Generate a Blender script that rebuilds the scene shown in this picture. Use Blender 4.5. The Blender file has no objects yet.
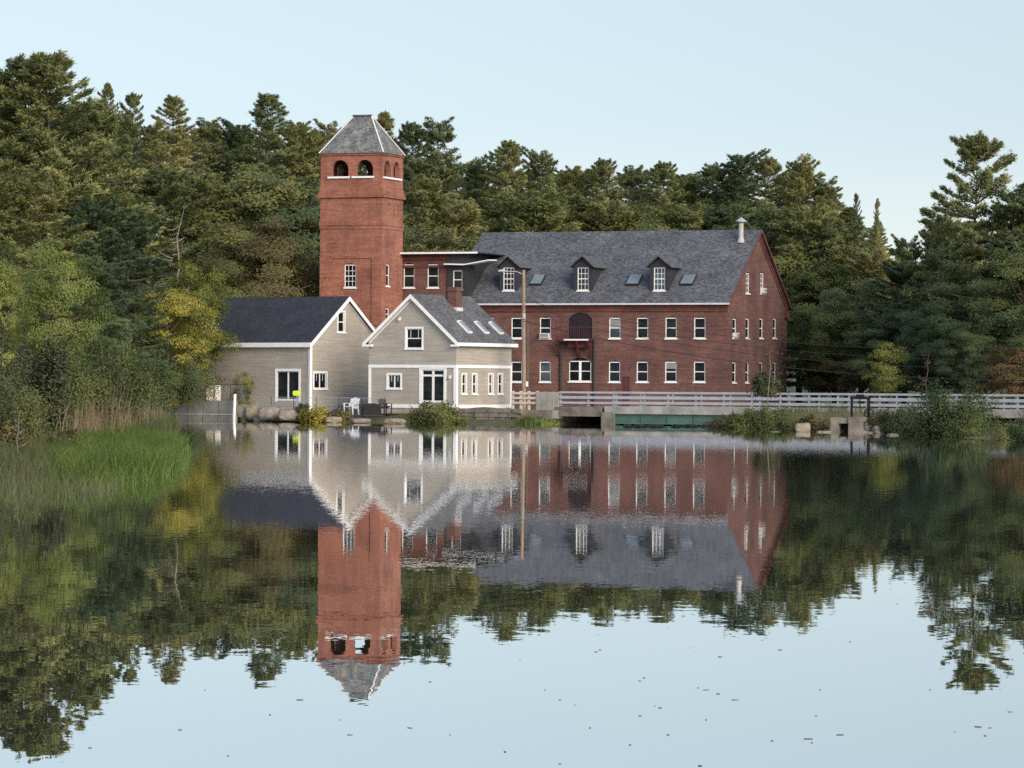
import bpy, bmesh, math, random
import numpy as np
from mathutils import Vector, Matrix, noise as mnoise

# ------------------------------------------------------------------ camera, world, sun, exposure
scene = bpy.context.scene
col = scene.collection
F, CX, CY, EYE, ROLL = 3550.0, 512.0, 384.0, 3.0, 0.006
WATER_Z = .13
cam_d = bpy.data.cameras.new('camera')
cam = bpy.data.objects.new('camera', cam_d); col.objects.link(cam)
cam.location = (0, 0, EYE); cam.rotation_euler = (math.pi/2, -ROLL, 0)
cam_d.sensor_width = 36; cam_d.lens = 36*F/1024; cam_d.clip_start = 0.5; cam_d.clip_end = 8000
scene.camera = cam

SUN_AZ, SUN_EL = math.radians(148), math.radians(23)      # azimuth clockwise from +Y
world = bpy.data.worlds.new('World'); scene.world = world; world.use_nodes = True
wn = world.node_tree; wn.nodes.clear()
sky = wn.nodes.new('ShaderNodeTexSky'); sky.sky_type = 'NISHITA'; sky.sun_disc = False
sky.sun_elevation = SUN_EL; sky.sun_rotation = SUN_AZ
sky.air_density = 1.0; sky.dust_density = 0.15; sky.ozone_density = 2.2; sky.altitude = 0
hsv = wn.nodes.new('ShaderNodeHueSaturation'); hsv.inputs['Saturation'].default_value = 0.62
bg = wn.nodes.new('ShaderNodeBackground'); bg.inputs['Strength'].default_value = 0.15
wo = wn.nodes.new('ShaderNodeOutputWorld')
tcw = wn.nodes.new('ShaderNodeTexCoord'); sxw = wn.nodes.new('ShaderNodeSeparateXYZ'); wn.links.new(tcw.outputs['Generated'], sxw.inputs[0])
rmp = wn.nodes.new('ShaderNodeValToRGB'); rmp.color_ramp.elements[0].position = 0.0; rmp.color_ramp.elements[0].color = (.345, .360, .405, 1)
for p_, c_ in ((.066, (.333, .345, .378, 1)), (.104, (.352, .360, .368, 1)), (.18, (.44, .44, .45, 1))):
    e_ = rmp.color_ramp.elements.new(p_); e_.color = c_
rmp.color_ramp.elements[-1].position = 0.50; rmp.color_ramp.elements[-1].color = (1.25, 1.22, 1.18, 1)
wn.links.new(sxw.outputs[2], rmp.inputs[0])
mxw = wn.nodes.new('ShaderNodeMix'); mxw.data_type = 'RGBA'; mxw.blend_type = 'MULTIPLY'; mxw.inputs[0].default_value = 1
wn.links.new(sky.outputs[0], hsv.inputs['Color']); wn.links.new(hsv.outputs[0], mxw.inputs[6]); wn.links.new(rmp.outputs[0], mxw.inputs[7]); wn.links.new(mxw.outputs[2], bg.inputs[0]); wn.links.new(bg.outputs[0], wo.inputs[0])
sl = bpy.data.lights.new('sun', 'SUN'); sl.energy = 2.3; sl.angle = math.radians(34); sl.color = (1.0, 0.85, 0.67)
so = bpy.data.objects.new('sun', sl); col.objects.link(so)
sdir = Vector((math.sin(SUN_AZ)*math.cos(SUN_EL), math.cos(SUN_AZ)*math.cos(SUN_EL), math.sin(SUN_EL)))
so.rotation_euler = sdir.to_track_quat('Z', 'Y').to_euler(); so.location = (80, -60, 60)

scene.view_settings.view_transform = 'Standard'; scene.view_settings.look = 'None'
scene.view_settings.exposure = 1.06; scene.view_settings.gamma = 1.0
scene.render.engine = 'CYCLES'
scene.cycles.use_denoising = False
scene.cycles.max_bounces = 8; scene.cycles.diffuse_bounces = 4; scene.cycles.glossy_bounces = 3
scene.cycles.transmission_bounces = 4; scene.cycles.transparent_max_bounces = 4

# ------------------------------------------------------------------ helpers
def unroll(px, py):
    u, v = px-CX, CY-py
    ca, sa = math.cos(ROLL), math.sin(ROLL)
    return (u*ca - v*sa)/F, (u*sa + v*ca)/F
def at(px, py, Y):
    a, b = unroll(px, py)
    return Vector((a*Y, Y, EYE + b*Y))
def zat(px, py, Y): return at(px, py, Y).z
def shore_d(px, py):                                   # distance at which the water surface shows at this pixel
    a, b = unroll(px, py)
    return -EYE/b

class Frame:                                           # a building's local frame: x along the front, y into the depth
    def __init__(s, px, Y, theta):
        p = at(px, 400, Y); s.o = Vector((p.x, p.y, 0)); s.t = math.radians(theta)
        s.c, s.s = math.cos(s.t), math.sin(s.t)
    def fx(s, px, y=0, py=350):                        # local x on the plane y=const
        k = unroll(px, py)[0]; ox, oy = s.o.x+y*s.s, s.o.y+y*s.c
        return (k*oy-ox)/(s.c+k*s.s)
    def sy(s, px, x=0, py=350):                        # local y on the plane x=const
        k = unroll(px, py)[0]; ox, oy = s.o.x+x*s.c, s.o.y-x*s.s
        return (k*oy-ox)/(s.s-k*s.c)
    def z(s, px, py, x, y): return zat(px, py, s.o.y - x*s.s + y*s.c)
    def w(s, x, y, z=0): return Vector((s.o.x+x*s.c+y*s.s, s.o.y-x*s.s+y*s.c, z))

class MB:
    def __init__(s): s.v, s.f, s.m = [], [], []
    def poly(s, pts, m=0):
        n = len(s.v); s.v += [tuple(p) for p in pts]; s.f.append(tuple(range(n, n+len(pts)))); s.m.append(m)
    def box(s, x0, x1, y0, y1, z0, z1, m=0):
        s.hexa([(x0,y0,z0),(x1,y0,z0),(x1,y1,z0),(x0,y1,z0),(x0,y0,z1),(x1,y0,z1),(x1,y1,z1),(x0,y1,z1)], m)
    def hexa(s, p, m=0):
        n = len(s.v); s.v += [tuple(q) for q in p]
        for f in ((0,3,2,1),(4,5,6,7),(0,1,5,4),(1,2,6,5),(2,3,7,6),(3,0,4,7)):
            s.f.append(tuple(n+i for i in f)); s.m.append(m)
    def slab(s, top, th, m=0, d=(0,0,-1)):             # quad of top points, thickened along d
        d = Vector(d)*th; top = [Vector(p) for p in top]
        s.hexa([p+d for p in top]+top, m)
    def bar(s, a, b, w, h=None, m=0, up=(0,0,1)):      # a square bar from a to b
        a, b = Vector(a), Vector(b); h = h or w; d = (b-a).normalized(); u = Vector(up)
        if abs(d.dot(u)) > .98: u = Vector((0,1,0))
        r = d.cross(u).normalized()*w/2; t = r.cross(d).normalized()*h/2
        s.hexa([a-r-t,a+r-t,b+r-t,b-r-t,a-r+t,a+r+t,b+r+t,b-r+t], m)
    def tube(s, pts, rad, n=8, m=0, cap=True):
        pts = [Vector(p) for p in pts]; rings = []
        if not hasattr(rad, '__len__'): rad = [rad]*len(pts)
        for i, p in enumerate(pts):
            d = (pts[min(i+1,len(pts)-1)]-pts[max(i-1,0)]).normalized()
            u = Vector((0,0,1)) if abs(d.z) < .9 else Vector((1,0,0))
            a = d.cross(u).normalized(); b = d.cross(a).normalized(); k = len(s.v)
            for j in range(n):
                t = 2*math.pi*j/n; s.v.append(tuple(p+(a*math.cos(t)+b*math.sin(t))*rad[i]))
            rings.append(k)
        for i in range(len(pts)-1):
            for j in range(n):
                s.f.append((rings[i]+j, rings[i]+(j+1)%n, rings[i+1]+(j+1)%n, rings[i+1]+j)); s.m.append(m)
        if cap:
            s.f.append(tuple(rings[0]+j for j in range(n))); s.f.append(tuple(rings[-1]+j for j in range(n))); s.m += [m, m]
    def mesh(s, name, mats, recalc=True):
        me = bpy.data.meshes.new(name); me.from_pydata(s.v, [], s.f)
        mats = mats if isinstance(mats, (list, tuple)) else [mats]
        for m in mats: me.materials.append(m)
        me.polygons.foreach_set('material_index', s.m)
        if recalc:
            bm = bmesh.new(); bm.from_mesh(me); bmesh.ops.recalc_face_normals(bm, faces=bm.faces); bm.to_mesh(me); bm.free()
        me.update(); return me
    def build(s, name, mats, parent=None, recalc=True):
        return link(name, s.mesh(name, mats, recalc), parent)
def link(name, me, parent=None):
    o = bpy.data.objects.new(name, me); col.objects.link(o)
    if parent is not None: o.parent = parent
    return o
def tag(o, label=None, cat=None, group=None, kind=None):
    if label: o['label'] = label
    if cat: o['category'] = cat
    if group: o['group'] = group
    if kind: o['kind'] = kind
    return o
def thing(name, label, cat, loc=(0,0,0), rz=0, group=None):
    o = bpy.data.objects.new(name, None); col.objects.link(o); o.empty_display_size = .3
    o.location = loc; o.rotation_euler = (0, 0, rz)
    return tag(o, label, cat, group)

# ------------------------------------------------------------------ materials
def mat(name):
    m = bpy.data.materials.new(name); m.use_nodes = True; nt = m.node_tree
    return m, nt, nt.nodes['Principled BSDF'], nt.nodes['Material Output']
def N(nt, kind, **kw):
    n = nt.nodes.new(kind)
    for k, v in kw.items(): setattr(n, k, v)
    return n
def L(nt, a, b): nt.links.new(a, b)
def ramp(nt, stops, interp='LINEAR'):
    r = N(nt, 'ShaderNodeValToRGB'); e = r.color_ramp.elements; r.color_ramp.interpolation = interp
    while len(e) < len(stops): e.new(0.5)
    for el, (p, c) in zip(e, stops): el.position = p; el.color = (*c, 1)
    return r
def noise_tex(nt, vec, scale, detail=4, rough=.55):
    n = N(nt, 'ShaderNodeTexNoise'); n.inputs['Scale'].default_value = scale; n.inputs['Detail'].default_value = detail
    n.inputs['Roughness'].default_value = rough
    if vec is not None: L(nt, vec, n.inputs['Vector'])
    return n
def mixc(nt, fac, a, b, mode='MIX'):
    m = N(nt, 'ShaderNodeMix', data_type='RGBA', blend_type=mode)
    for s, v in ((m.inputs[0], fac), (m.inputs[6], a), (m.inputs[7], b)):
        if isinstance(v, (int, float)): s.default_value = v
        elif isinstance(v, tuple): s.default_value = (*v, 1)
        else: L(nt, v, s)
    return m.outputs[2]
def objcoord(nt): return N(nt, 'ShaderNodeTexCoord').outputs['Object']
def plain(name, c, rough=.6, var=.25, scale=2.0, metal=0, spec=.4):
    m, nt, b, _ = mat(name); oc = objcoord(nt)
    n = noise_tex(nt, oc, scale, 5); n2 = noise_tex(nt, oc, scale*9, 3)
    r = ramp(nt, [(.3, tuple(x*(1-var) for x in c)), (.7, tuple(min(1, x*(1+var*.6)) for x in c))])
    L(nt, n.outputs[0], r.inputs[0])
    L(nt, mixc(nt, .35*var*2, r.outputs[0], n2.outputs[0], 'OVERLAY'), b.inputs['Base Color'])
    b.inputs['Roughness'].default_value = rough; b.inputs['Metallic'].default_value = metal
    b.inputs['Specular IOR Level'].default_value = spec
    return m
def brick(name, c1, c2, mortar, stain=(.09,.06,.05)):
    m, nt, b, _ = mat(name); oc = objcoord(nt)
    sx = N(nt, 'ShaderNodeSeparateXYZ'); L(nt, oc, sx.inputs[0])
    ad = N(nt, 'ShaderNodeMath', operation='ADD'); L(nt, sx.outputs[0], ad.inputs[0]); L(nt, sx.outputs[1], ad.inputs[1])
    cb = N(nt, 'ShaderNodeCombineXYZ'); L(nt, ad.outputs[0], cb.inputs[0]); L(nt, sx.outputs[2], cb.inputs[1])
    bt = N(nt, 'ShaderNodeTexBrick'); L(nt, cb.outputs[0], bt.inputs['Vector'])
    bt.inputs['Color1'].default_value = (*c1, 1); bt.inputs['Color2'].default_value = (*c2, 1); bt.inputs['Mortar'].default_value = (*mortar, 1)
    bt.inputs['Scale'].default_value = 1; bt.inputs['Brick Width'].default_value = .23; bt.inputs['Row Height'].default_value = .085
    bt.inputs['Mortar Size'].default_value = .006; bt.inputs['Bias'].default_value = 0
    big = noise_tex(nt, oc, .35, 5, .6); r = ramp(nt, [(.32, (.62,.6,.62)), (.55, (1,1,1)), (.75, (1.25,1.2,1.15))]); L(nt, big.outputs[0], r.inputs[0])
    c = mixc(nt, 1.0, bt.outputs[0], r.outputs[0], 'MULTIPLY')
    mp = N(nt, 'ShaderNodeMapping'); L(nt, cb.outputs[0], mp.inputs[0]); mp.inputs['Scale'].default_value = (1.3, .22, 1)
    st = noise_tex(nt, mp.outputs[0], 1.0, 5, .6); rs = ramp(nt, [(.52, (0,0,0)), (.72, (.55,.55,.55))]); L(nt, st.outputs[0], rs.inputs[0])
    c = mixc(nt, rs.outputs[0], c, stain)
    pt = noise_tex(nt, oc, .9, 6, .65); rp_ = ramp(nt, [(.56, (0,0,0)), (.74, (.42,.42,.42))]); L(nt, pt.outputs[0], rp_.inputs[0])
    c = mixc(nt, rp_.outputs[0], c, mortar)
    mp2 = N(nt, 'ShaderNodeMapping'); L(nt, cb.outputs[0], mp2.inputs[0]); mp2.inputs['Scale'].default_value = (.35, 5.5, 1)
    crs = noise_tex(nt, mp2.outputs[0], 1.0, 3, .7); c = mixc(nt, .55, c, crs.outputs[0], 'OVERLAY')
    med = noise_tex(nt, cb.outputs[0], 4.5, 3, .7)
    c = mixc(nt, .35, c, med.outputs[0], 'OVERLAY')
    L(nt, c, b.inputs['Base Color']); b.inputs['Roughness'].default_value = .85; b.inputs['Specular IOR Level'].default_value = .25
    bp = N(nt, 'ShaderNodeBump'); bp.inputs['Strength'].default_value = .5; bp.inputs['Distance'].default_value = .01
    L(nt, bt.outputs['Fac'], bp.inputs['Height']); bp.invert = True; L(nt, bp.outputs[0], b.inputs['Normal'])
    return m
def shingle(name, c, warm=.0, sc=1.0, spread=.45):
    m, nt, b, _ = mat(name); oc = objcoord(nt)
    mp = N(nt, 'ShaderNodeMapping'); L(nt, oc, mp.inputs[0]); mp.inputs['Scale'].default_value = (6.0*sc, 6.0*sc, 11.0*sc)
    v = N(nt, 'ShaderNodeTexVoronoi'); L(nt, mp.outputs[0], v.inputs['Vector']); v.inputs['Scale'].default_value = 1.0
    bw = N(nt, 'ShaderNodeSeparateColor'); L(nt, v.outputs['Color'], bw.inputs[0])
    r = ramp(nt, [(0, tuple(x*(1-spread) for x in c)), (1, tuple(x*(1+spread) for x in c))]); L(nt, bw.outputs[0], r.inputs[0])
    n = noise_tex(nt, oc, .6, 5, .65); r2 = ramp(nt, [(.3, (.72,.72,.72)), (.7, (1.25,1.22,1.18))]); L(nt, n.outputs[0], r2.inputs[0])
    c2 = mixc(nt, 1.0, r.outputs[0], r2.outputs[0], 'MULTIPLY')
    if warm:
        w = noise_tex(nt, oc, 1.1, 6, .7); rw = ramp(nt, [(.5, (0,0,0)), (.7, (warm,)*3)]); L(nt, w.outputs[0], rw.inputs[0])
        c2 = mixc(nt, rw.outputs[0], c2, (.30,.26,.19))
    L(nt, c2, b.inputs['Base Color']); b.inputs['Roughness'].default_value = .8; b.inputs['Specular IOR Level'].default_value = .3
    wv = N(nt, 'ShaderNodeTexWave', bands_direction='Z', wave_profile='SAW'); L(nt, oc, wv.inputs['Vector']); wv.inputs['Scale'].default_value = 1.6*sc
    wv.inputs['Distortion'].default_value = .6
    bp = N(nt, 'ShaderNodeBump'); bp.inputs['Strength'].default_value = .5; bp.inputs['Distance'].default_value = .02
    L(nt, wv.outputs[0], bp.inputs['Height']); L(nt, bp.outputs[0], b.inputs['Normal'])
    return m
def clapboard(name, c):
    m, nt, b, _ = mat(name); oc = objcoord(nt)
    n = noise_tex(nt, oc, .5, 5); r = ramp(nt, [(.3, tuple(x*.88 for x in c)), (.7, tuple(x*1.08 for x in c))]); L(nt, n.outputs[0], r.inputs[0])
    mp = N(nt, 'ShaderNodeMapping'); L(nt, oc, mp.inputs[0]); mp.inputs['Scale'].default_value = (.4, .4, 7.0)
    pl = noise_tex(nt, mp.outputs[0], 1.0, 2); rp = ramp(nt, [(.35, (.86,.86,.86)), (.65, (1.08,1.08,1.08))]); L(nt, pl.outputs[0], rp.inputs[0])
    cc = mixc(nt, 1.0, r.outputs[0], rp.outputs[0], 'MULTIPLY')
    L(nt, cc, b.inputs['Base Color']); b.inputs['Roughness'].default_value = .6
    wv = N(nt, 'ShaderNodeTexWave', bands_direction='Z', wave_profile='SAW'); L(nt, oc, wv.inputs['Vector'])
    wv.inputs['Scale'].default_value = 2*math.pi/20/.16; wv.inputs['Distortion'].default_value = 0
    bp = N(nt, 'ShaderNodeBump'); bp.inputs['Strength'].default_value = .8; bp.inputs['Distance'].default_value = .03
    L(nt, wv.outputs[0], bp.inputs['Height']); L(nt, bp.outputs[0], b.inputs['Normal'])
    return m
def leafmat(name, stops, trans=.3, clump=.45, rough=.65, objvar=.5):
    m, nt, b, out = mat(name); nt.nodes.remove(b); oc = objcoord(nt)
    g = N(nt, 'ShaderNodeNewGeometry'); oi = N(nt, 'ShaderNodeObjectInfo')
    cn = noise_tex(nt, oc, clump, 3)
    a1 = N(nt, 'ShaderNodeMath', operation='MULTIPLY_ADD'); L(nt, g.outputs['Random Per Island'], a1.inputs[0]); a1.inputs[1].default_value = .35
    s2 = N(nt, 'ShaderNodeMath', operation='MULTIPLY_ADD'); L(nt, cn.outputs[0], s2.inputs[0]); s2.inputs[1].default_value = 1.1; s2.inputs[2].default_value = -.30
    L(nt, s2.outputs[0], a1.inputs[2])
    s3 = N(nt, 'ShaderNodeMath', operation='MULTIPLY_ADD'); L(nt, oi.outputs['Random'], s3.inputs[0]); s3.inputs[1].default_value = objvar; s3.inputs[2].default_value = -objvar*.4
    a2 = N(nt, 'ShaderNodeMath', operation='ADD', use_clamp=True); L(nt, a1.outputs[0], a2.inputs[0]); L(nt, s3.outputs[0], a2.inputs[1])
    r = ramp(nt, stops); L(nt, a2.outputs[0], r.inputs[0])
    d = N(nt, 'ShaderNodeBsdfPrincipled'); L(nt, r.outputs[0], d.inputs['Base Color']); d.inputs['Roughness'].default_value = rough; d.inputs['Specular IOR Level'].default_value = .25
    t = N(nt, 'ShaderNodeBsdfTranslucent'); L(nt, r.outputs[0], t.inputs['Color'])
    mx = N(nt, 'ShaderNodeMixShader'); mx.inputs[0].default_value = trans
    L(nt, d.outputs[0], mx.inputs[1]); L(nt, t.outputs[0], mx.inputs[2]); L(nt, mx.outputs[0], out.inputs[0])
    return m
M = {}
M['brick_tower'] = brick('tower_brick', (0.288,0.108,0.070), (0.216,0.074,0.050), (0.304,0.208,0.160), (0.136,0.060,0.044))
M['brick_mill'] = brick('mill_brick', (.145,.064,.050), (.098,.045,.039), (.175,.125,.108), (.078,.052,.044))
M['brick_trim'] = brick('dark_brick_trim', (0.136,0.040,0.032), (0.104,0.034,0.029), (0.120,0.072,0.064))
M['slate'] = shingle('slate_shingle', (.074,.080,.092), 0, 1.0, .5)
M['tower_slate'] = shingle('tower_slate', (0.112,0.120,0.128), .8, 1.0, .45)
M['dark_shingle'] = shingle('dark_shingle', (0.024,0.027,0.036), 0, 1.0, .35)
M['grey_shingle'] = shingle('grey_shingle', (0.084,0.086,0.092), 0, 1.0, .4)
M['siding'] = clapboard('taupe_clapboard', (.365,.330,.282))
M['dark_siding'] = clapboard('charcoal_clapboard', (.028,.028,.034))
M['white'] = plain('white_paint', (0.702,0.702,0.693), .5, .08)
M['stone_sill'] = plain('pale_sill', (0.666,0.657,0.639), .7, .1)
M['flash'] = plain('pale_flashing', (0.496,0.496,0.496), .5, .15)
M['darkred'] = plain('oxblood_paint', (.075,.018,.024), .6, .3)
M['loading_door'] = plain('purple_brown_door', (.013,.008,.013), .6, .3)
M['black'] = plain('black_paint', (.010,.010,.012), .7, .3, spec=.2)
M['iron'] = plain('dark_iron', (.02,.02,.022), .6, .3)
M['galv'] = plain('galvanised_metal', (0.306,0.332,0.365), .45, .18, 1.5)
M['green_steel'] = plain('green_painted_steel', (.062,.125,.095), .5, .25, .8)
M['concrete'] = plain('weathered_concrete', (0.270,0.255,0.232), .85, .35, .9)
M['grey_block'] = plain('grey_concrete_block', (.20,.20,.20), .85, .3, .8)
M['granite'] = plain('granite_block', (0.160,0.140,0.116), .85, .5, 1.2)
M['mossy'] = plain('mossy_stone', (.20,.17,.12), .9, .5, 1.5)
M['stucco'] = plain('old_boulder', (0.176,0.152,0.128), .9, .6, 1.0)
M['wood'] = plain('weathered_pole_wood', (.25,.175,.12), .8, .3, 1.2)
M['dark_wood'] = plain('dark_pole_wood', (.085,.065,.055), .8, .3, 1.2)
M['pale_wood'] = plain('pale_board', (.52,.44,.37), .75, .2, 2)
M['asphalt'] = plain('asphalt', (.05,.05,.05), .9, .3, 3)
M['bark'] = plain('bark', (.085,.068,.052), .9, .4, 3)
M['pale_bark'] = plain('bleached_bark', (.19,.165,.14), .85, .3, 2)
M['yellow'] = plain('fluorescent_sign', (.50,.62,.05), .5, .05)
M['plastic_white'] = plain('white_plastic', (.58,.59,.61), .5, .08)
M['steel_pipe'] = plain('vent_metal', (.36,.35,.33), .5, .15)
m, nt, b, _ = mat('dark_glass'); M['glass'] = m
n = noise_tex(nt, objcoord(nt), .9, 2); r = ramp(nt, [(.3, (.006,.008,.010)), (.75, (.026,.032,.034))]); L(nt, n.outputs[0], r.inputs[0])
oi = N(nt, 'ShaderNodeObjectInfo'); sky_refl = ramp(nt, [(0, (.6,.6,.6)), (.55, (1,1,1)), (.8, (1.6,1.8,2.0)), (1, (4.2,4.6,5.0))]); L(nt, oi.outputs['Random'], sky_refl.inputs[0])  # sky reflection painted into the glass colour, differing at random per pane
L(nt, mixc(nt, 1.0, r.outputs[0], sky_refl.outputs[0], 'MULTIPLY'), b.inputs['Base Color'])
b.inputs['Roughness'].default_value = .06; b.inputs['Specular IOR Level'].default_value = .35
m, nt, b, _ = mat('skylight_glass'); M['skyglass'] = m
n = noise_tex(nt, objcoord(nt), 1.2, 2); r = ramp(nt, [(.3, (.10,.13,.15)), (.75, (.16,.19,.21))]); L(nt, n.outputs[0], r.inputs[0]); L(nt, r.outputs[0], b.inputs['Base Color'])
b.inputs['Roughness'].default_value = .12; b.inputs['Specular IOR Level'].default_value = .6
# ground: leaf litter and rough grass
m, nt, b, _ = mat('ground_soil'); M['ground'] = m
oc = objcoord(nt); n = noise_tex(nt, oc, .25, 6, .6); n2 = noise_tex(nt, oc, 3, 4)
r = ramp(nt, [(.3, (.030,.032,.014)), (.55, (.055,.060,.022)), (.75, (.10,.085,.045))]); L(nt, n.outputs[0], r.inputs[0])
L(nt, mixc(nt, .5, r.outputs[0], n2.outputs[0], 'OVERLAY'), b.inputs['Base Color']); b.inputs['Roughness'].default_value = .95
# water: a mirror with small ripples, rougher out where the breeze reaches
m, nt, b, out = mat('pond_water'); M['water'] = m
geo = N(nt, 'ShaderNodeNewGeometry'); pos = geo.outputs['Position']
sp = N(nt, 'ShaderNodeSeparateXYZ'); L(nt, pos, sp.inputs[0])
mp = N(nt, 'ShaderNodeMapping'); L(nt, pos, mp.inputs[0]); mp.inputs['Scale'].default_value = (3.2, 2.6, 1)
rip = noise_tex(nt, mp.outputs[0], 1.0, 2.0, .5)
mp2 = N(nt, 'ShaderNodeMapping'); L(nt, pos, mp2.inputs[0]); mp2.inputs['Scale'].default_value = (.10, .06, 1)
patch = noise_tex(nt, mp2.outputs[0], 1.0, 3, .5)
mr = N(nt, 'ShaderNodeMapRange'); L(nt, sp.outputs[1], mr.inputs[0])
for i, v in ((1, 40), (2, 120), (3, .0048), (4, .0050)): mr.inputs[i].default_value = v
pm = N(nt, 'ShaderNodeMapRange'); L(nt, patch.outputs[0], pm.inputs[0])
for i, v in ((1, .35), (2, .65), (3, .75), (4, 1.25)): pm.inputs[i].default_value = v
amp = N(nt, 'ShaderNodeMath', operation='MULTIPLY'); L(nt, mr.outputs[0], amp.inputs[0]); L(nt, pm.outputs[0], amp.inputs[1])
vs = N(nt, 'ShaderNodeVectorMath', operation='SUBTRACT'); L(nt, rip.outputs['Color'], vs.inputs[0]); vs.inputs[1].default_value = (.5, .5, .5)
vm = N(nt, 'ShaderNodeVectorMath', operation='SCALE'); L(nt, vs.outputs[0], vm.inputs[0]); L(nt, amp.outputs[0], vm.inputs['Scale'])
mp3 = N(nt, 'ShaderNodeMapping'); L(nt, pos, mp3.inputs[0]); mp3.inputs['Scale'].default_value = (16, 12, 1)
fine = noise_tex(nt, mp3.outputs[0], 1.0, 1.0, .5)
mrf = N(nt, 'ShaderNodeMapRange'); L(nt, sp.outputs[1], mrf.inputs[0])
for i, v in ((1, 34), (2, 110), (3, .0012), (4, .0125)): mrf.inputs[i].default_value = v
ampf = N(nt, 'ShaderNodeMath', operation='MULTIPLY'); L(nt, mrf.outputs[0], ampf.inputs[0]); L(nt, pm.outputs[0], ampf.inputs[1])
vsf = N(nt, 'ShaderNodeVectorMath', operation='SUBTRACT'); L(nt, fine.outputs['Color'], vsf.inputs[0]); vsf.inputs[1].default_value = (.5, .5, .5)
vmf = N(nt, 'ShaderNodeVectorMath', operation='SCALE'); L(nt, vsf.outputs[0], vmf.inputs[0]); L(nt, ampf.outputs[0], vmf.inputs['Scale'])
vsum = N(nt, 'ShaderNodeVectorMath', operation='ADD'); L(nt, vm.outputs[0], vsum.inputs[0]); L(nt, vmf.outputs[0], vsum.inputs[1])
vf = N(nt, 'ShaderNodeVectorMath', operation='MULTIPLY'); L(nt, vsum.outputs[0], vf.inputs[0]); vf.inputs[1].default_value = (1, 1, 0)
va = N(nt, 'ShaderNodeVectorMath', operation='ADD'); L(nt, vf.outputs[0], va.inputs[0]); mrb = N(nt, 'ShaderNodeMapRange'); L(nt, sp.outputs[1], mrb.inputs[0])
for i, v in ((1, 85), (2, 210), (3, -.0032), (4, -.0058)): mrb.inputs[i].default_value = v
cbb = N(nt, 'ShaderNodeCombineXYZ'); cbb.inputs[2].default_value = 1; L(nt, mrb.outputs[0], cbb.inputs[1]); L(nt, cbb.outputs[0], va.inputs[1])
vn = N(nt, 'ShaderNodeVectorMath', operation='NORMALIZE'); L(nt, va.outputs[0], vn.inputs[0])
L(nt, vn.outputs[0], b.inputs['Normal'])
gls = N(nt, 'ShaderNodeBsdfGlossy'); gls.inputs['Roughness'].default_value = 0.0; gls.inputs['Color'].default_value = (.95, .96, .97, 1)
wmx = N(nt, 'ShaderNodeMixShader'); wmx.inputs[0].default_value = .62; L(nt, vn.outputs[0], gls.inputs['Normal'])
L(nt, b.outputs[0], wmx.inputs[1]); L(nt, gls.outputs[0], wmx.inputs[2]); L(nt, wmx.outputs[0], out.inputs[0])
b.inputs['Base Color'].default_value = (.050, .058, .046, 1); b.inputs['Roughness'].default_value = 0.0; b.inputs['IOR'].default_value = 1.5

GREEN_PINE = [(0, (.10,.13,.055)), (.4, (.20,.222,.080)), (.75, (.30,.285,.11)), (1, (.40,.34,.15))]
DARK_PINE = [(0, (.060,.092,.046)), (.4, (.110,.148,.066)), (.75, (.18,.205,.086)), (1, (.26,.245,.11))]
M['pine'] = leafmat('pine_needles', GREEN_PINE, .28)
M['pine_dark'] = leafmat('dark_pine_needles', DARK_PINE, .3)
M['broad'] = leafmat('broad_leaves', [(0, (.06,.085,.030)), (.5, (.125,.145,.045)), (1, (.235,.215,.07))], .35)
M['broad_dark'] = leafmat('dark_broad_leaves', [(0, (.035,.058,.026)), (.5, (.075,.105,.042)), (1, (.14,.16,.055))], .3)
M['olive'] = leafmat('olive_leaves', [(0, (.075,.07,.03)), (.5, (.15,.125,.05)), (1, (.25,.18,.08))], .35)
M['yellowgreen'] = leafmat('yellow_green_leaves', [(0, (.07,.10,.025)), (.45, (.19,.20,.04)), (.75, (.34,.30,.06)), (1, (.46,.36,.08))], .4)
M['lime'] = leafmat('lime_leaves', [(0, (.10,.135,.035)), (.4, (.19,.22,.055)), (.7, (.36,.37,.09)), (1, (.50,.47,.14))], .4)
M['greygreen'] = leafmat('grey_green_leaves', [(0, (.048,.058,.030)), (.5, (.10,.108,.052)), (1, (.18,.175,.085))], .3)
M['pale_green'] = leafmat('pale_green_leaves', [(0, (0.095,0.115,0.047)), (.5, (0.176,0.189,0.081)), (1, (0.270,0.270,0.121))], .3)
M['orange'] = leafmat('orange_leaves', [(0, (.075,.085,.03)), (.45, (.22,.11,.04)), (1, (.38,.14,.055))], .4)
M['tan'] = leafmat('dry_stems', [(0, (0.110,0.083,0.050)), (.5, (0.209,0.154,0.094)), (1, (0.319,0.253,0.154))], .3)
M['reed'] = leafmat('reed_blades', [(0, (.030,.062,.014)), (.45, (.125,.172,.032)), (.8, (.25,.28,.065)), (1, (.32,.26,.11))], .4, .6)
M['reed_dark'] = leafmat('reed_blades_grey', [(0, (.020,.034,.014)), (.5, (.050,.074,.026)), (1, (.15,.135,.06))], .35, .5)

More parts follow.
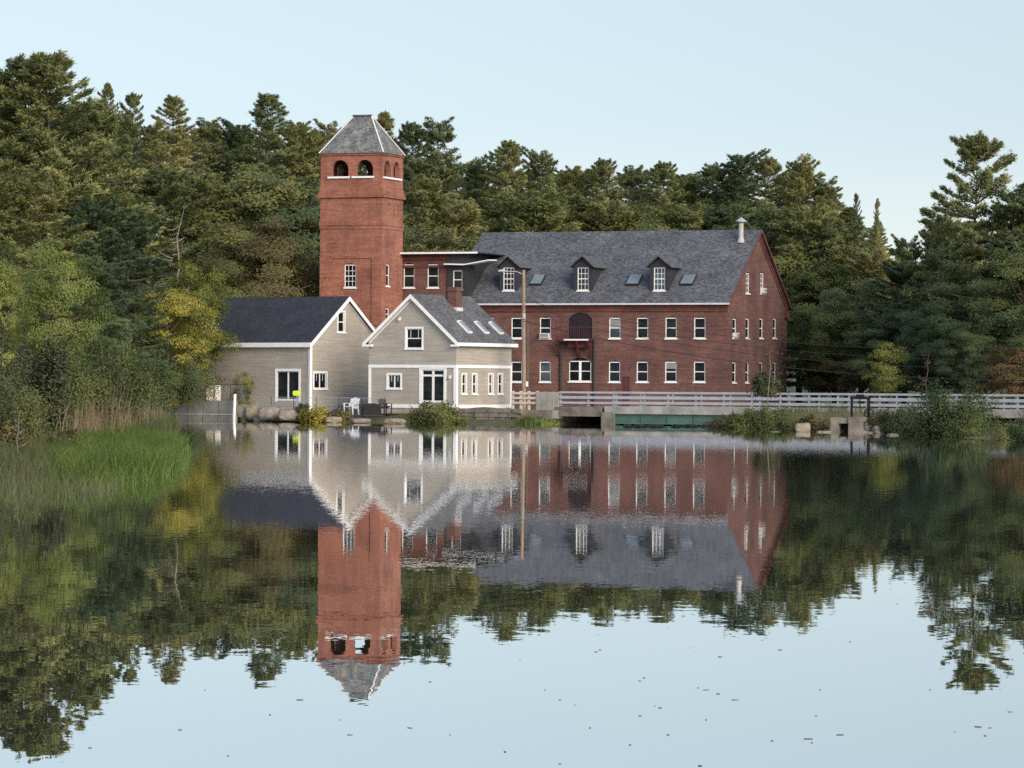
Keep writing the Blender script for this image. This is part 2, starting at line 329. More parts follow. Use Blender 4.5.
# ------------------------------------------------------------------ terrain and water
# shoreline as the photograph shows it: (pixel x, pixel y of the waterline), walked from left to right
pen = [(-120,498),(0,491),(60,490),(100,488),(150,483),(178,474),(190,460),(186,446),(176,436),(168,427)]
far = [(160,421.3),(235,421.6),(300,422.6),(400,424.8),(455,425.6),(510,426.3),(552,427.2)]
chan = [(556,420.5),(600,420.8),(660,421),(716,421.5)]
rt = [(722,430.3),(760,431.6),(790,433),(840,433.2),(880,434.6),(905,438),(960,441.5),(1024,446.5),(1120,462)]
shore = []
for p in pen+far+chan+rt:
    Y = shore_d(*p); q = at(p[0], p[1], Y); shore.append((q.x, q.y))
poly = np.array([(-400, 60), (-60, 62), (-25, 80)] + shore + [(52, 130), (75, 90), (120, 40), (500, 0), (900, 3000), (-900, 3000)])
def signed(X, Y):
    d = np.full(X.shape, 1e9); ins = np.zeros(X.shape, bool); n = len(poly)
    for i in range(n):
        x0, y0 = poly[i]; x1, y1 = poly[(i+1) % n]; dx, dy = x1-x0, y1-y0
        t = np.clip(((X-x0)*dx+(Y-y0)*dy)/(dx*dx+dy*dy+1e-9), 0, 1)
        d = np.minimum(d, np.hypot(X-x0-t*dx, Y-y0-t*dy))
        c = ((y0 > Y) != (y1 > Y)); ins ^= c & (X < x0+(Y-y0)*dx/(dy if abs(dy) > 1e-9 else 1e-9))
    return np.where(ins, d, -d)
def sstep(a, b, x):
    t = np.clip((x-a)/(b-a), 0, 1); return t*t*(3-2*t)
def ground_h(X, Y):
    X = np.asarray(X, float); Y = np.asarray(Y, float); s = signed(X, Y)
    bank = np.where(Y > 240, 1.15, .30)
    h = np.where(s > 0, .06 + bank*sstep(0, 5.0, s), np.maximum(-1.2, s*.35))
    h = h + np.where(s > 0, .12*np.sin(X*.7+Y*.31)*np.sin(Y*.5-X*.2)*sstep(1, 4, s), 0)
    h = h + sstep(312, 470, Y)*(9 + 5*sstep(0, -70, X)) * (s > 0)
    h = h + sstep(380, 640, Y)*9*(s > 0)
    h = h + sstep(-28, -60, X)*sstep(200, 300, Y)*4*(s > 0)
    return h
def gz(x, y): return float(ground_h(np.array([x]), np.array([y]))[0])
def grid_axis(core0, core1, step, far0, far1):
    a = list(np.arange(core0, core1+.01, step)); s = step; x = a[0]; lo = []
    while x > far0: s *= 1.5; x -= s; lo.append(x)
    s = step; x = a[-1]; hi = []
    while x < far1: s *= 1.5; x += s; hi.append(x)
    return np.array(lo[::-1]+a+hi)
def build_mesh_np(name, V, Fq, m):
    me = bpy.data.meshes.new(name); nv, nf, k = len(V), len(Fq), Fq.shape[1]
    me.vertices.add(nv); me.vertices.foreach_set('co', np.ascontiguousarray(V, np.float32).ravel())
    me.loops.add(nf*k); me.loops.foreach_set('vertex_index', np.ascontiguousarray(Fq, np.int32).ravel())
    me.polygons.add(nf); me.polygons.foreach_set('loop_start', np.arange(0, nf*k, k, dtype=np.int32)); me.polygons.foreach_set('loop_total', np.full(nf, k, np.int32))
    me.materials.append(m); me.update(calc_edges=True); me.validate(); return me
gx = grid_axis(-70, 80, .8, -3500, 3500); gy = grid_axis(78, 330, .8, -400, 6000)
GX, GY = np.meshgrid(gx, gy); GZ = ground_h(GX, GY)
V = np.stack([GX.ravel(), GY.ravel(), GZ.ravel()], 1); nx = len(gx)
ii = (np.arange(len(gy)-1)[:, None]*nx + np.arange(nx-1)[None, :]).ravel()
me = build_mesh_np('ground', V, np.stack([ii, ii+1, ii+nx+1, ii+nx], 1), M['ground'])
me.polygons.foreach_set('use_smooth', np.ones(len(me.polygons), bool))
tag(link('ground', me), 'wooded earth bank around the mill pond', kind='structure')
mb = MB(); mb.poly([(-600,-300,WATER_Z),(600,-300,WATER_Z),(600,300,WATER_Z),(-600,300,WATER_Z)])
tag(mb.build('water', M['water']), 'calm pond reflecting the mill and trees', kind='structure')

# ------------------------------------------------------------------ walls, windows, roofs
def clip_poly(pts, lines):                             # keep a*u+b*v<=c
    for a, b, c in lines:
        out = []
        for i in range(len(pts)):
            p, q = pts[i], pts[(i+1) % len(pts)]; dp, dq = a*p[0]+b*p[1]-c, a*q[0]+b*q[1]-c
            if dp <= 1e-9: out.append(p)
            if dp*dq < -1e-12:
                t = dp/(dp-dq); out.append((p[0]+t*(q[0]-p[0]), p[1]+t*(q[1]-p[1])))
        pts = out
        if len(pts) < 3: return []
    return pts
def wall(mb, P, u0, u1, v0, v1, holes=(), lines=(), depth=.22, m=0, arch=(), mi=None):
    """a wall sheet u,v -> P(u,v,d) (d = inwards) with real openings; arch: holes whose top is an arch of that rise"""
    us = sorted({u0, u1, *[h[0] for h in holes], *[h[1] for h in holes]}); vs = sorted({v0, v1, *[h[2] for h in holes], *[h[3] for h in holes]})
    for a, b in zip(us, us[1:]):
        for c, d in zip(vs, vs[1:]):
            if a < u0-1e-6 or b > u1+1e-6 or c < v0-1e-6 or d > v1+1e-6: continue
            cu, cv = (a+b)/2, (c+d)/2
            if any(h[0] < cu < h[1] and h[2] < cv < h[3] for h in holes): continue
            pts = clip_poly([(a,c),(b,c),(b,d),(a,d)], lines)
            if pts: mb.poly([P(u, v, 0) for u, v in pts], m)
    mi = m if mi is None else mi
    for k, h in enumerate(holes):
        rise = arch[k] if k < len(arch) else 0
        a, b, c, d = h
        if rise:
            n = 10; w = (b-a)/2; cu = (a+b)/2
            R = (w*w+rise*rise)/(2*rise); cc = d-R
            top = [(cu+w*math.cos(math.pi*i/n), ) for i in range(n+1)]
            top = [(u[0], cc+math.sqrt(max(0, R*R-(u[0]-cu)**2))) for u in top]       # right to left
            for (p, q) in zip(top, top[1:]):
                mb.poly([P(p[0],p[1],0), P(p[0],d,0), P(q[0],d,0), P(q[0],q[1],0)], m)
                mb.poly([P(p[0],p[1],0), P(q[0],q[1],0), P(q[0],q[1],depth), P(p[0],p[1],depth)], mi)
            e = d-rise
            mb.poly([P(a,c,0),P(a,e,0),P(a,e,depth),P(a,c,depth)], mi); mb.poly([P(b,c,0),P(b,e,0),P(b,e,depth),P(b,c,depth)], mi)
        else:
            mb.poly([P(a,c,0),P(a,d,0),P(a,d,depth),P(a,c,depth)], mi); mb.poly([P(b,c,0),P(b,d,0),P(b,d,depth),P(b,c,depth)], mi)
            mb.poly([P(a,d,0),P(b,d,0),P(b,d,depth),P(a,d,depth)], mi)
        mb.poly([P(a,c,0),P(b,c,0),P(b,c,depth),P(a,c,depth)], mi)
_wc = {}
def window_meshes(w, h, style):
    k = (round(w, 2), round(h, 2), style)
    if k in _wc: return _wc[k]
    w, h = k[0], k[1]; f = MB(); t = .072 if style != 'casing' and style != 'pair' and style != 'slim' else .06
    y0, y1 = .05, .13
    f.box(-w/2, -w/2+t, y0, y1, 0, h); f.box(w/2-t, w/2, y0, y1, 0, h)
    f.box(-w/2+t, w/2-t, y0+.003, y1-.003, 0, t); f.box(-w/2+t, w/2-t, y0+.003, y1-.003, h-t, h)
    if style in ('sash', 'sash6', 'casing', 'slim'): f.box(-w/2+t, w/2-t, y0+.012, y1-.012, h/2-.035, h/2+.035)
    if style in ('pair',): f.box(-.05, .05, y0+.006, y1-.006, t, h-t)
    if style == 'double':
        f.box(-.10, .10, y0-.02, y1-.006, t, h-t); f.box(-w/2+t, -.10, y0+.012, y1-.012, h/2-.03, h/2+.03); f.box(.10, w/2-t, y0+.012, y1-.012, h/2-.03, h/2+.03)
    if style == 'sash6':
        for x in (-w/6, w/6): f.box(x-.018, x+.018, y0+.02, y1-.02, t, h-t)
        for z in (h*.27, h*.73): f.box(-w/2+t, w/2-t, y0+.023, y1-.023, z-.018, z+.018)
    if style in ('casing', 'pair', 'slim'):
        c = .13 if style != 'slim' else .10
        f.box(-w/2-c, -w/2, -.035, y0+.02, -.05, h+c); f.box(w/2, w/2+c, -.035, y0+.02, -.05, h+c)
        f.box(-w/2, w/2, -.03, y0-.003, h, h+c)
        for x in (() if style == 'slim' else (-w/4, w/4)): f.box(x-.016, x+.016, y0+.02, y1-.02, h/2, h-t)
    p = MB(); p.box(-w/2+t*.5, w/2-t*.5, y0+.03, y0+.05, t*.5, h-t*.5)
    s = MB(); d = .075 if style in ('sash', 'sash6', 'double') else .15
    s.box(-w/2-d, w/2+d, -.09, .055, -.11 if d < .15 else -.12, 0.0)
    _wc[k] = (f.mesh('window', M['white']), p.mesh('pane', M['glass']), s.mesh('sill', M['stone_sill'] if d < .15 else M['white']))
    return _wc[k]
def window(parent, loc, rz, w, h, style='sash', ac=False, blind=0):
    f, p, s = window_meshes(w, h, style)
    o = link('window', f, parent); o.location = loc; o.rotation_euler = (0, 0, rz)
    link('pane', p, o); link('sill', s, o)
    if blind:
        a = MB(); a.box(-w/2+.09, w/2-.09, .065, .078, h*(1-blind), h-.09); a.build('blind', M['grey_block'], o)
    if ac:
        a = MB(); a.box(-w/2+.09, w/2-.09, -.32, .04, .02, .42); a.box(-w/2+.14, w/2-.14, -.335, -.32, .08, .36, 1)
        a.build('air_conditioner', [M['plastic_white'], M['grey_block']], o)
    return o
HALF = math.pi/2

# ------------------------------------------------------------------ brick mill
TH = 21
fm = Frame(727, 290, TH)
mill = thing('brick_mill', 'long red brick mill with grey slate roof and three dormers behind the bridge', 'mill', fm.o, -fm.t)
Lm = -fm.fx(447); Wm = fm.sy(787, 0, 310)
ez = fm.z(727, 305.2, 0, 0); rz_ = fm.z(758, 232.5, 0, Wm/2); bz = .6
ez = (ez+.36*rz_/(Wm/2))/(1+.36/(Wm/2)); slope = (rz_-ez)/(Wm/2)
Pf = lambda u, v, d: (u, d, v)
Ps = lambda u, v, d: (-d, u, v)
mb = MB()
wins_f, wins_s = [], []
ww = 11.2/12.24/math.cos(fm.t)*1.0
for px in (488.5, 516.7, 545.2, 614.6, 642.4, 670.9, 699.6):
    x = fm.fx(px); 
    wins_f.append((x, fm.z(px, 338.2, x, 0), fm.z(px, 316.6, x, 0), 'sash', px == 545.2))
    wins_f.append((x, fm.z(px, 381.8, x, 0), fm.z(px, 360.6, x, 0), 'sash', False))
holes = [(x-ww/2, x+ww/2, z0, z1) for x, z0, z1, _, _ in wins_f]
xd0, xd1 = fm.fx(568.2), fm.fx(592.0); xd = (xd0+xd1)/2
zd0, zd1 = fm.z(580, 338.6, xd, 0), fm.z(580, 312.6, xd, 0)
xw0, xw1 = fm.fx(569.2), fm.fx(591.4); zw0, zw1 = fm.z(580, 381.4, xd, 0), fm.z(580, 357.6, xd, 0)
xr0, xr1 = fm.fx(621.8), fm.fx(629.4); zr0, zr1 = bz+.05, fm.z(625.5, 376.6, xr0, 0)
holes += [(xd0, xd1, zd0, zd1), (xw0, xw1, zw0, zw1), (xr0, xr1, zr0, zr1)]
wall(mb, Pf, -Lm, 0, bz, ez, holes, arch=[.14]*len(wins_f)+[.55, .40, 0])
ws = .95
for px in (734.2, 747.2, 761, 774.3):
    y = fm.sy(px)
    wins_s.append((y, fm.z(px, 338.0, 0, y), fm.z(px, 317.6, 0, y), 'sash', px == 734.2)); wins_s.append((y, fm.z(px, 382.4, 0, y), fm.z(px, 361.2, 0, y), 'sash', False))
for px in (747.2, 761.6):
    y = fm.sy(px); wins_s.append((y, fm.z(px, 293.3, 0, y), fm.z(px, 272, 0, y), 'sash6', px > 755))
hs = [(y-ws/2, y+ws/2, a, b_) for y, a, b_, _, _ in wins_s]
gl = [(-slope, 1, ez), (slope, 1, ez+slope*Wm)]
wall(mb, Ps, 0, Wm, bz, rz_, hs, lines=gl, arch=[.14]*len(hs))
wall(mb, lambda u, v, d: (u, Wm-d, v), -Lm, 0, bz, ez)
wall(mb, lambda u, v, d: (-Lm+d, u, v), 0, Wm, bz, rz_, lines=gl)
# corbelled courses under the eaves and the raked trim on the gable
mb.box(-Lm, .05, -.10, -.003, ez-.75, ez-.45, 1); mb.box(-Lm, .05, -.16, -.003, ez-.45, ez-.02, 1)
for s_ in (0, 1):
    for k, (o_, w_) in enumerate(((.05, .55), (.11, .26))):
        ya, za, yb, zb = (0, ez, Wm/2, rz_) if s_ == 0 else (Wm, ez, Wm/2, rz_)
        a0, a1 = Vector((0, ya, za-w_)), Vector((0, yb, zb-w_)); b0, b1 = Vector((0, ya, za-.03)), Vector((0, yb, zb-.03))
        X = Vector((o_, 0, 0)); e = Vector((.003, 0, 0))
        mb.hexa([a0+e, a1+e, a1+X, a0+X, b0+e, b1+e, b1+X, b0+X], 1)
mb.box(.003, .22, Wm-.75, Wm+.06, ez-1.0, ez-.35, 1)
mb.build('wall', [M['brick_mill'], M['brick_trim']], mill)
for i, (x, z0, z1, st, ac) in enumerate(wins_f): window(mill, (x, 0, z0), 0, ww, z1-z0-.10, st, ac, {6: .5, 11: .35}.get(i, 0))
for y, z0, z1, st, ac in wins_s: window(mill, (0, y, z0), HALF, ws, z1-z0-.10, st, ac)
window(mill, (xd, 0, zw0), 0, xw1-xw0, (zw1-zw0)*.86, 'double')
a = MB(); a.box(xw0+.02, xw1-.02, .10, .16, zw0+(zw1-zw0)*.86, zw1-.05); a.build('arch_panel', M['black'], mill)
a = MB(); a.box(xd0+.01, xd1-.01, .12, .2, zd0, zd1-.02)
for i in range(1, 6): xx = xd0+(xd1-xd0)*i/6; a.box(xx-.03, xx+.03, .09, .12, zd0, zd1-.45)
a.build('loading_door', M['loading_door'], mill)
a = MB(); a.box(xr0+.01, xr1-.01, .06, .14, zr0, zr1-.01)
for z in (.3, 1.1): a.box(xr0+.15, xr1-.15, .045, .06, zr0+z, zr0+z+.6)
dd = a.build('door', M['darkred'], mill)
for px in (561.5, 594.6):
    x_ = fm.fx(px); a = MB(); a.tube([(x_, -.12, .8), (x_, -.12, fm.z(px, 342, x_, 0)), (x_, -.12, fm.z(px, 339, x_, 0))], .09, 8); a.build('stain_tube', M['iron'], mill)  # added tubes stand in for dark vertical stains on the brick
# balcony under the loading door
bx0, bx1 = fm.fx(559.5), fm.fx(592.5)
a = MB(); a.box(bx0, bx1, -1.0, -.01, zd0-.22, zd0-.06)
for x in (bx0+.1, bx1-.1, xd): a.bar((x, -.02, zd0-1.6), (x, -.95, zd0-.22), .16)
a.box(bx0+.9, bx1-.25, -.55, -.01, zd0-.75, zd0-.223)
bal = a.build('balcony', M['darkred'], mill)
a = MB(); a.box(bx0+.75, bx1-.02, -1.04, -1.0, zd0-.17, zd0-.05); a.build('balcony_edge', M['stone_sill'], bal)
a = MB()
for x in (bx0+.04, bx1-.04): a.bar((x, -.02, zd0+.95), (x, -.97, zd0+.95), .05)
a.bar((bx0, -.97, zd0+.95), (bx1, -.97, zd0+.95), .05)
for i in range(16):
    x = bx0+.04+(bx1-bx0-.08)*i/15; a.bar((x, -.97, zd0-.06), (x, -.97, zd0+.95), .028)
a.build('balcony_railing', M['darkred'], bal)
# roof
ov, og = .38, .28
def roof_pair(mb, L0, L1, W, ez, rz, ov, th, m=0):
    s = (rz-ez)/(W/2)
    mb.slab([(L0, -ov, ez-ov*s), (L1, -ov, ez-ov*s), (L1, W/2, rz), (L0, W/2, rz)], th, m, (0, 0, 1))
    mb.slab([(L0, W+ov, ez-ov*s), (L1, W+ov, ez-ov*s), (L1, W/2, rz), (L0, W/2, rz)], th, m, (0, 0, 1))
a = MB(); roof_pair(a, -Lm-.2, og, Wm, ez+.02, rz_+.02, ov, .22)
mill_roof = a.build('roof', M['slate'], mill)
a = MB(); zz = ez-ov*slope
g_ = MB(); g_.box(-Lm-.2, og+.02, -ov-.10, -ov-.003, zz+.06, zz+.20); g_.build('gutter', M['flash'], mill)
for sy_ in (0, 1):
    A = Vector((og+.003, -ov if sy_ == 0 else Wm+ov, zz+.02)); B = Vector((og+.003, Wm/2, rz_+.02)); t = Vector((.05, 0, 0)); h = Vector((0, 0, .25))
    a.hexa([A, B, B+t, A+t, A+h, B+h, B+h+t, A+h+t])
a.build('verge_trim', M['brick_trim'], mill)
def roofz(y): return ez+.24+slope*y
# dormers
for px in (508.3, 582.6, 659.0):
    yf = 1.9
    for _ in range(4):
        x = fm.fx(px, yf); zb = fm.z(px, 290.3, x, yf); yf = (zb-.05-ez-.24)/slope
    zt = fm.z(px, 267.4, x, yf); pk = fm.z(px, 256.6, x, yf); ww_, dw = .98, .82
    ch = zt+.10
    a = MB(); Pd = lambda u, v, d: (x+u, yf+d, v)
    sl_ = (pk-.12-ch)/dw
    wall(a, Pd, -dw, dw, zb-.35, pk, [(-ww_/2, ww_/2, zb, zt)], lines=[(sl_, 1, pk-.12), (-sl_, 1, pk-.12)], depth=.15)
    yb = (ch-ez-.24)/slope+.1
    for sx in (-1, 1):
        X = x+sx*dw; Y0, Y1 = yf, yb
        a.poly([(X, Y0, zb-.35), (X, Y0, ch), (X, Y1, ch), (X, yf, zb-.35)][:3] if 0 else [(X, Y0, zb-.35), (X, Y0, ch), (X, Y1, ch)])
    dor = a.build('dormer', M['dark_siding'], mill)
    a = MB(); yr = (pk-ez-.24)/slope+.1
    for sx in (-1, 1):
        ex = dw+.30; ezz = pk-ex*sl_
        ye = (ezz-ez-.24)/slope+.1
        a.slab([(x, yf-.35, pk), (x, yr, pk), (x+sx*ex, ye, ezz), (x+sx*ex, yf-.35, ezz)], .09, 0, (0, 0, 1))
    a.build('dormer_roof', M['slate'], dor)
    f, p, s = window_meshes(ww_, zt-zb, 'sash6')
    for nm, me_ in (('window_frame', f), ('pane', p), ('sill', s)):
        o = link(nm, me_, dor); o.location = (x, yf, zb)
# skylights set on curbs in the roof
for px, wpx in ((537.5, 12), (634, 13), (688, 13)):
    y = 2.6
    for _ in range(4):
        x = fm.fx(px, y); z = fm.z(px, 279.5, x, y); y = (z-.1-ez-.24)/slope
    hw, hh = wpx/12/2/.93, .62
    a = MB()
    a.slab([(x-hw, y-hh, roofz(y-hh)+.01), (x+hw, y-hh, roofz(y-hh)+.01), (x+hw, y+hh, roofz(y+hh)+.01), (x-hw, y+hh, roofz(y+hh)+.01)], .14, 0, (0, -.55, .83))
    sk = a.build('skylight', M['iron'], mill)
    a = MB(); hw -= .07; hh -= .07; q = Vector((0, -.55*.15, .83*.15+.012))
    a.slab([Vector((x-hw, y-hh, roofz(y-hh)))+q, Vector((x+hw, y-hh, roofz(y-hh)))+q, Vector((x+hw, y+hh, roofz(y+hh)))+q, Vector((x-hw, y+hh, roofz(y+hh)))+q], .02, 0, (0, -.55, .83))
    a.build('skylight_pane', M['skyglass'], sk)
# metal vent pipe near the gable
y = Wm/2-.9
for _ in range(4):
    x = fm.fx(741, y, 240); z = fm.z(741, 241, x, y); y = min(Wm/2-.3, (z-ez-.24)/slope)
vz = roofz(y); vt = fm.z(741, 222.5, x, y)
a = MB(); a.tube([(x, y, vz-.3), (x, y, vt)], .21, 14)
a.tube([(x, y, vz-.15), (x, y, vz+.25)], [.36, .22], 14, cap=False)
vp = a.build('vent_pipe', M['steel_pipe'], mill_roof)
a = MB(); a.tube([(x, y, vt+.05), (x, y, vt+.12), (x, y, vt+.42)], [.46, .46, .05], 14)
for k in range(4): t = k*HALF; a.bar((x+.2*math.cos(t), y+.2*math.sin(t), vt-.05), (x+.2*math.cos(t), y+.2*math.sin(t), vt+.1), .04)
a.build('vent_cap', M['galv'], mill_roof)

# ------------------------------------------------------------------ link building between tower and mill
link_b = thing('brick_annex', 'low flat roofed brick annex joining the tower to the mill', 'annex', fm.o, -fm.t)
x0, x1, x2 = fm.fx(396), fm.fx(448), fm.fx(468.5)
zt = fm.z(430, 254.2, (x0+x1)/2, 0)
ys = -.25
a = MB(); hol = []
lw = []
for px in (408.6, 432.6):
    x = fm.fx(px, ys); z0, z1 = fm.z(px, 287.6, x, ys), fm.z(px, 263.2, x, ys); lw.append((x, z0, z1)); hol.append((x-.5, x+.5, z0, z1))
wall(a, lambda u, v, d: (u, ys+d, v), x0, x1, .6, zt, hol, arch=[.14]*2)
a.poly([(x1, ys, .6), (x1, ys, zt), (x1, 8, zt), (x1, 8, .6)]); a.poly([(x0, ys, .6), (x0, ys, zt), (x0, 8, zt), (x0, 8, .6)])
a.box(x0+.0, x1-.003, ys-.08, ys-.003, zt-1.15, zt-.95, 1); a.box(x0, x1-.003, ys-.14, ys-.003, zt-.5, zt-.02, 1)
a.build('wall', [M['brick_mill'], M['brick_trim']], link_b)
for x, z0, z1 in lw: window(link_b, (x, ys, z0), 0, 1.0, z1-z0-.1)
x3 = fm.fx(478.5, -.6)
a = MB(); a.box(x0-.2, x3, -1.0, 8, zt+.02, zt+.10); a.build('roof', M['iron'], link_b)
a = MB(); a.box(x0-.25, x3+.02, -1.06, -1.003, zt-.02, zt+.13); a.box(x0-.25, x0+.6, -1.12, -1.06, zt-.22, zt+.30)
a.build('roof_edge', M['white'], link_b)
ys2 = -.35; zm = fm.z(457, 263.8, x1, ys2); zl = fm.z(457, 296, x1, ys2); z2a = fm.z(457, 289.2, x1, ys2); z2b = fm.z(457, 270.5, x1, ys2); xc = fm.fx(457.3, ys2)
a = MB(); wall(a, lambda u, v, d: (u, ys2+d, v), x1+.003, x2, zl-2, zt, [(xc-.42, xc+.42, z2a, z2b)], depth=.15)
a.poly([(x2, ys2, zl-2), (x2, ys2, zt), (x2, 6, zt), (x2, 6, zl-2)]); a.poly([(x1+.003, ys2, zl-2), (x1+.003, ys2, zt), (x1+.003, 0, zt), (x1+.003, 0, zl-2)])
a.build('stair_bay', M['dark_siding'], link_b)
window(link_b, (xc, ys2, z2a), 0, .84, z2b-z2a, 'sash')
a = MB(); x4 = fm.fx(489, -.8)
a.slab([(x1-.05, -1.0, zm-.1), (x2-.1, -1.0, zm-.15), (x2-.1, -.36, zm-.1), (x1-.05, -.36, zm-.05)], .09, 0, (0,0,1))
a.slab([(x2-.1, -1.0, zm-.15), (x4, -1.0, zm+.22), (x4, .9, zm+.26), (x2-.1, .9, zm-.10)], .09, 0, (0,0,1))
a.build('canopy', M['white'], link_b)

# ------------------------------------------------------------------ brick tower
ft = Frame(381, 295.5, TH-1)
tower = thing('brick_tower', 'tall square red brick tower with arched belfry openings and hipped slate roof', 'tower', ft.o, -ft.t)
Wt = -ft.fx(319.6); Dt = ft.sy(403, 0, 200)
te = ft.z(381, 152.6, 0, 0); tz = .6
a = MB()
tw = []
for px, p0, p1 in ((349.8, 287.4, 263.4),): x = ft.fx(px); tw.append((x-.52, x+.52, ft.z(px, p0, x, 0), ft.z(px, p1, x, 0)))
ar = []
sill_z = ft.z(350, 176.4, -Wt/2, 0)
for p0, p1 in ((330.2, 347.4), (354.6, 372.0)): ar.append((ft.fx(p0), ft.fx(p1), sill_z, ft.z(350, 159.8, -Wt/2, 0)))
wf = (ar[0][1]-ar[0][0])/2
belf_f = ar
zfl = sill_z-1.0
wall(a, Pf_ := (lambda u, v, d: (u-0, d, v)), -Wt, 0, tz, te, tw+ar, arch=[.14]+[wf*.98]*2, depth=.45)
sw = []
for px, p0, p1 in ((387.2, 286, 263.6), (387.2, 320, 307.5)): y = ft.sy(px); sw.append((y-.36, y+.36, ft.z(px, p0, 0, y), ft.z(px, p1, 0, y)))
ars = [(ft.sy(383.2), ft.sy(389.6), ft.z(386, 177, 0, 1), ft.z(386, 160.4, 0, 1)), (ft.sy(392.6), ft.sy(398.6), ft.z(386, 177, 0, 1), ft.z(386, 160.4, 0, 1))]
# keep both side openings the same size as drawn by the front pair
wall(a, lambda u, v, d: (-d, u, v), 0, Dt, tz, te, sw+ars, arch=[.1, .1]+[(q[1]-q[0])/2*.98 for q in ars], depth=.45)
bk = [(-Wt-q[1]+0 if 0 else q[0], q[1], q[2], q[3]) for q in ar]
wall(a, lambda u, v, d: (u, Dt-d, v), -Wt, 0, tz, te, bk, arch=[wf*.98]*2, depth=.45)
wall(a, lambda u, v, d: (-Wt+d, u, v), 0, Dt, tz, te, ars, arch=[(q[1]-q[0])/2*.98 for q in ars], depth=.45)
a.poly([(-Wt+.003, .003, zfl), (-.003, .003, zfl), (-.003, Dt-.003, zfl), (-Wt+.003, Dt-.003, zfl)])
zc = te-.05
a.poly([(-Wt+.003, .003, zc), (-.003, .003, zc), (-.003, Dt-.003, zc), (-Wt+.003, Dt-.003, zc)], 1)
def ring(z0, z1, o):
    a.box(-Wt-o, o, -o, -.003, z0, z1); a.box(.003, o, 0, Dt, z0, z1); a.box(-Wt-o, -Wt-.003, 0, Dt, z0, z1); a.box(-Wt-o, o, Dt+.003, Dt+o, z0, z1)
zz = lambda py: ft.z(381, py, 0, 0)
ring(zz(193.5), zz(190.6), .12); ring(zz(190.5), zz(187.8), .06); ring(zz(197), zz(193.6), .18); ring(zz(225), zz(220.6), .10); ring(zz(228.5), zz(225.1), .05); ring(zz(154.6), zz(152.6), .10)
# pilaster strips frame the sunk panels low on the shaft
for (u0_, u1_) in ((-Wt, ft.fx(330.5)), (ft.fx(371.5), 0)): a.box(u0_+.0, u1_-.0, -.09, -.003, tz, zz(258))
a.box(ft.fx(330.5)+.001, ft.fx(371.5)-.001, -.085, -.003, zz(258), zz(255))
tower_wall = a.build('wall', [M['brick_tower'], M['dark_wood']], tower)
for q in tw: window(tower, ((q[0]+q[1])/2, 0, q[2]), 0, 1.04, q[3]-q[2]-.1, 'sash6')
for q in sw: window(tower, (0, (q[0]+q[1])/2, q[2]), HALF, .72, q[3]-q[2]-.08, 'sash')
a = MB()
a.box(ft.fx(327), ft.fx(348.6), -.14, .10, sill_z-.15, sill_z+.004); a.box(ft.fx(351.2), ft.fx(373), -.14, .10, sill_z-.15, sill_z+.004)
s1 = ars[0][2]; a.box(-.10, .14, ars[0][0]-.25, ars[1][1]+.25, s1-.15, s1+.004)
a.build('belfry_sill', M['white'], tower)
# two round blind arches on the side face
a = MB()
for px in (388.5, 396.5):
    y = ft.sy(px, 0, 210); pts = []
    for i in range(9): t = math.pi*i/8; pts.append((.02, y+.42*math.cos(t), zz(207)+.42*math.sin(t)))
    pts = [(.02, y+.42, zz(214))]+pts+[(.02, y-.42, zz(214))]
    for p, q in zip(pts, pts[1:]): a.bar(p, q, .10, .10)
a.build('blind_arch', M['brick_tower'], tower)
o_ = .13; ap = ft.z(361, 116.2, -Wt/2, Dt/2); rl = .82
A = [(-Wt-o_, -o_, te+.02), (o_, -o_, te+.02), (o_, Dt+o_, te+.02), (-Wt-o_, Dt+o_, te+.02)]
R0, R1 = (-Wt/2-rl, Dt/2, ap), (-Wt/2+rl, Dt/2, ap)
a = MB(); a.poly([A[0], A[1], R1, R0]); a.poly([A[1], A[2], R1]); a.poly([A[2], A[3], R0, R1]); a.poly([A[3], A[0], R0]); a.poly(A[::-1])
tr = a.build('roof', M['tower_slate'], tower)
a = MB()
for p, q in ((A[0], R0), (A[1], R1), (A[2], R1), (A[3], R0)): a.bar(Vector(p)+Vector((0,0,.02)), Vector(q)+Vector((0,0,.02)), .12, .07)
a.build('hip_flashing', M['flash'], tr)
a = MB(); a.bar((R0[0]-.05, R0[1], ap+.05), (R1[0]+.05, R1[1], ap+.05), .2, .14); a.build('ridge_cap', M['slate'], tr)
a = MB(); a.box(-Wt-o_, o_, -o_-.02, -o_-.003+.05, te-.06, te+.015); a.box(o_-.05, o_+.02, -o_+.06, Dt+o_, te-.06, te+.015)
a.build('eave', M['brick_trim'], tr)

# ------------------------------------------------------------------ grey clapboard houses
def rake(mb, P0, P1, out, w=.32, t=.06, drop=.0):
    P0, P1, out = Vector(P0), Vector(P1), Vector(out); h = Vector((0, 0, w))
    mb.hexa([P0-h, P1-h, P1-h+out*t, P0-h+out*t, P0, P1, P1+out*t, P0+out*t])
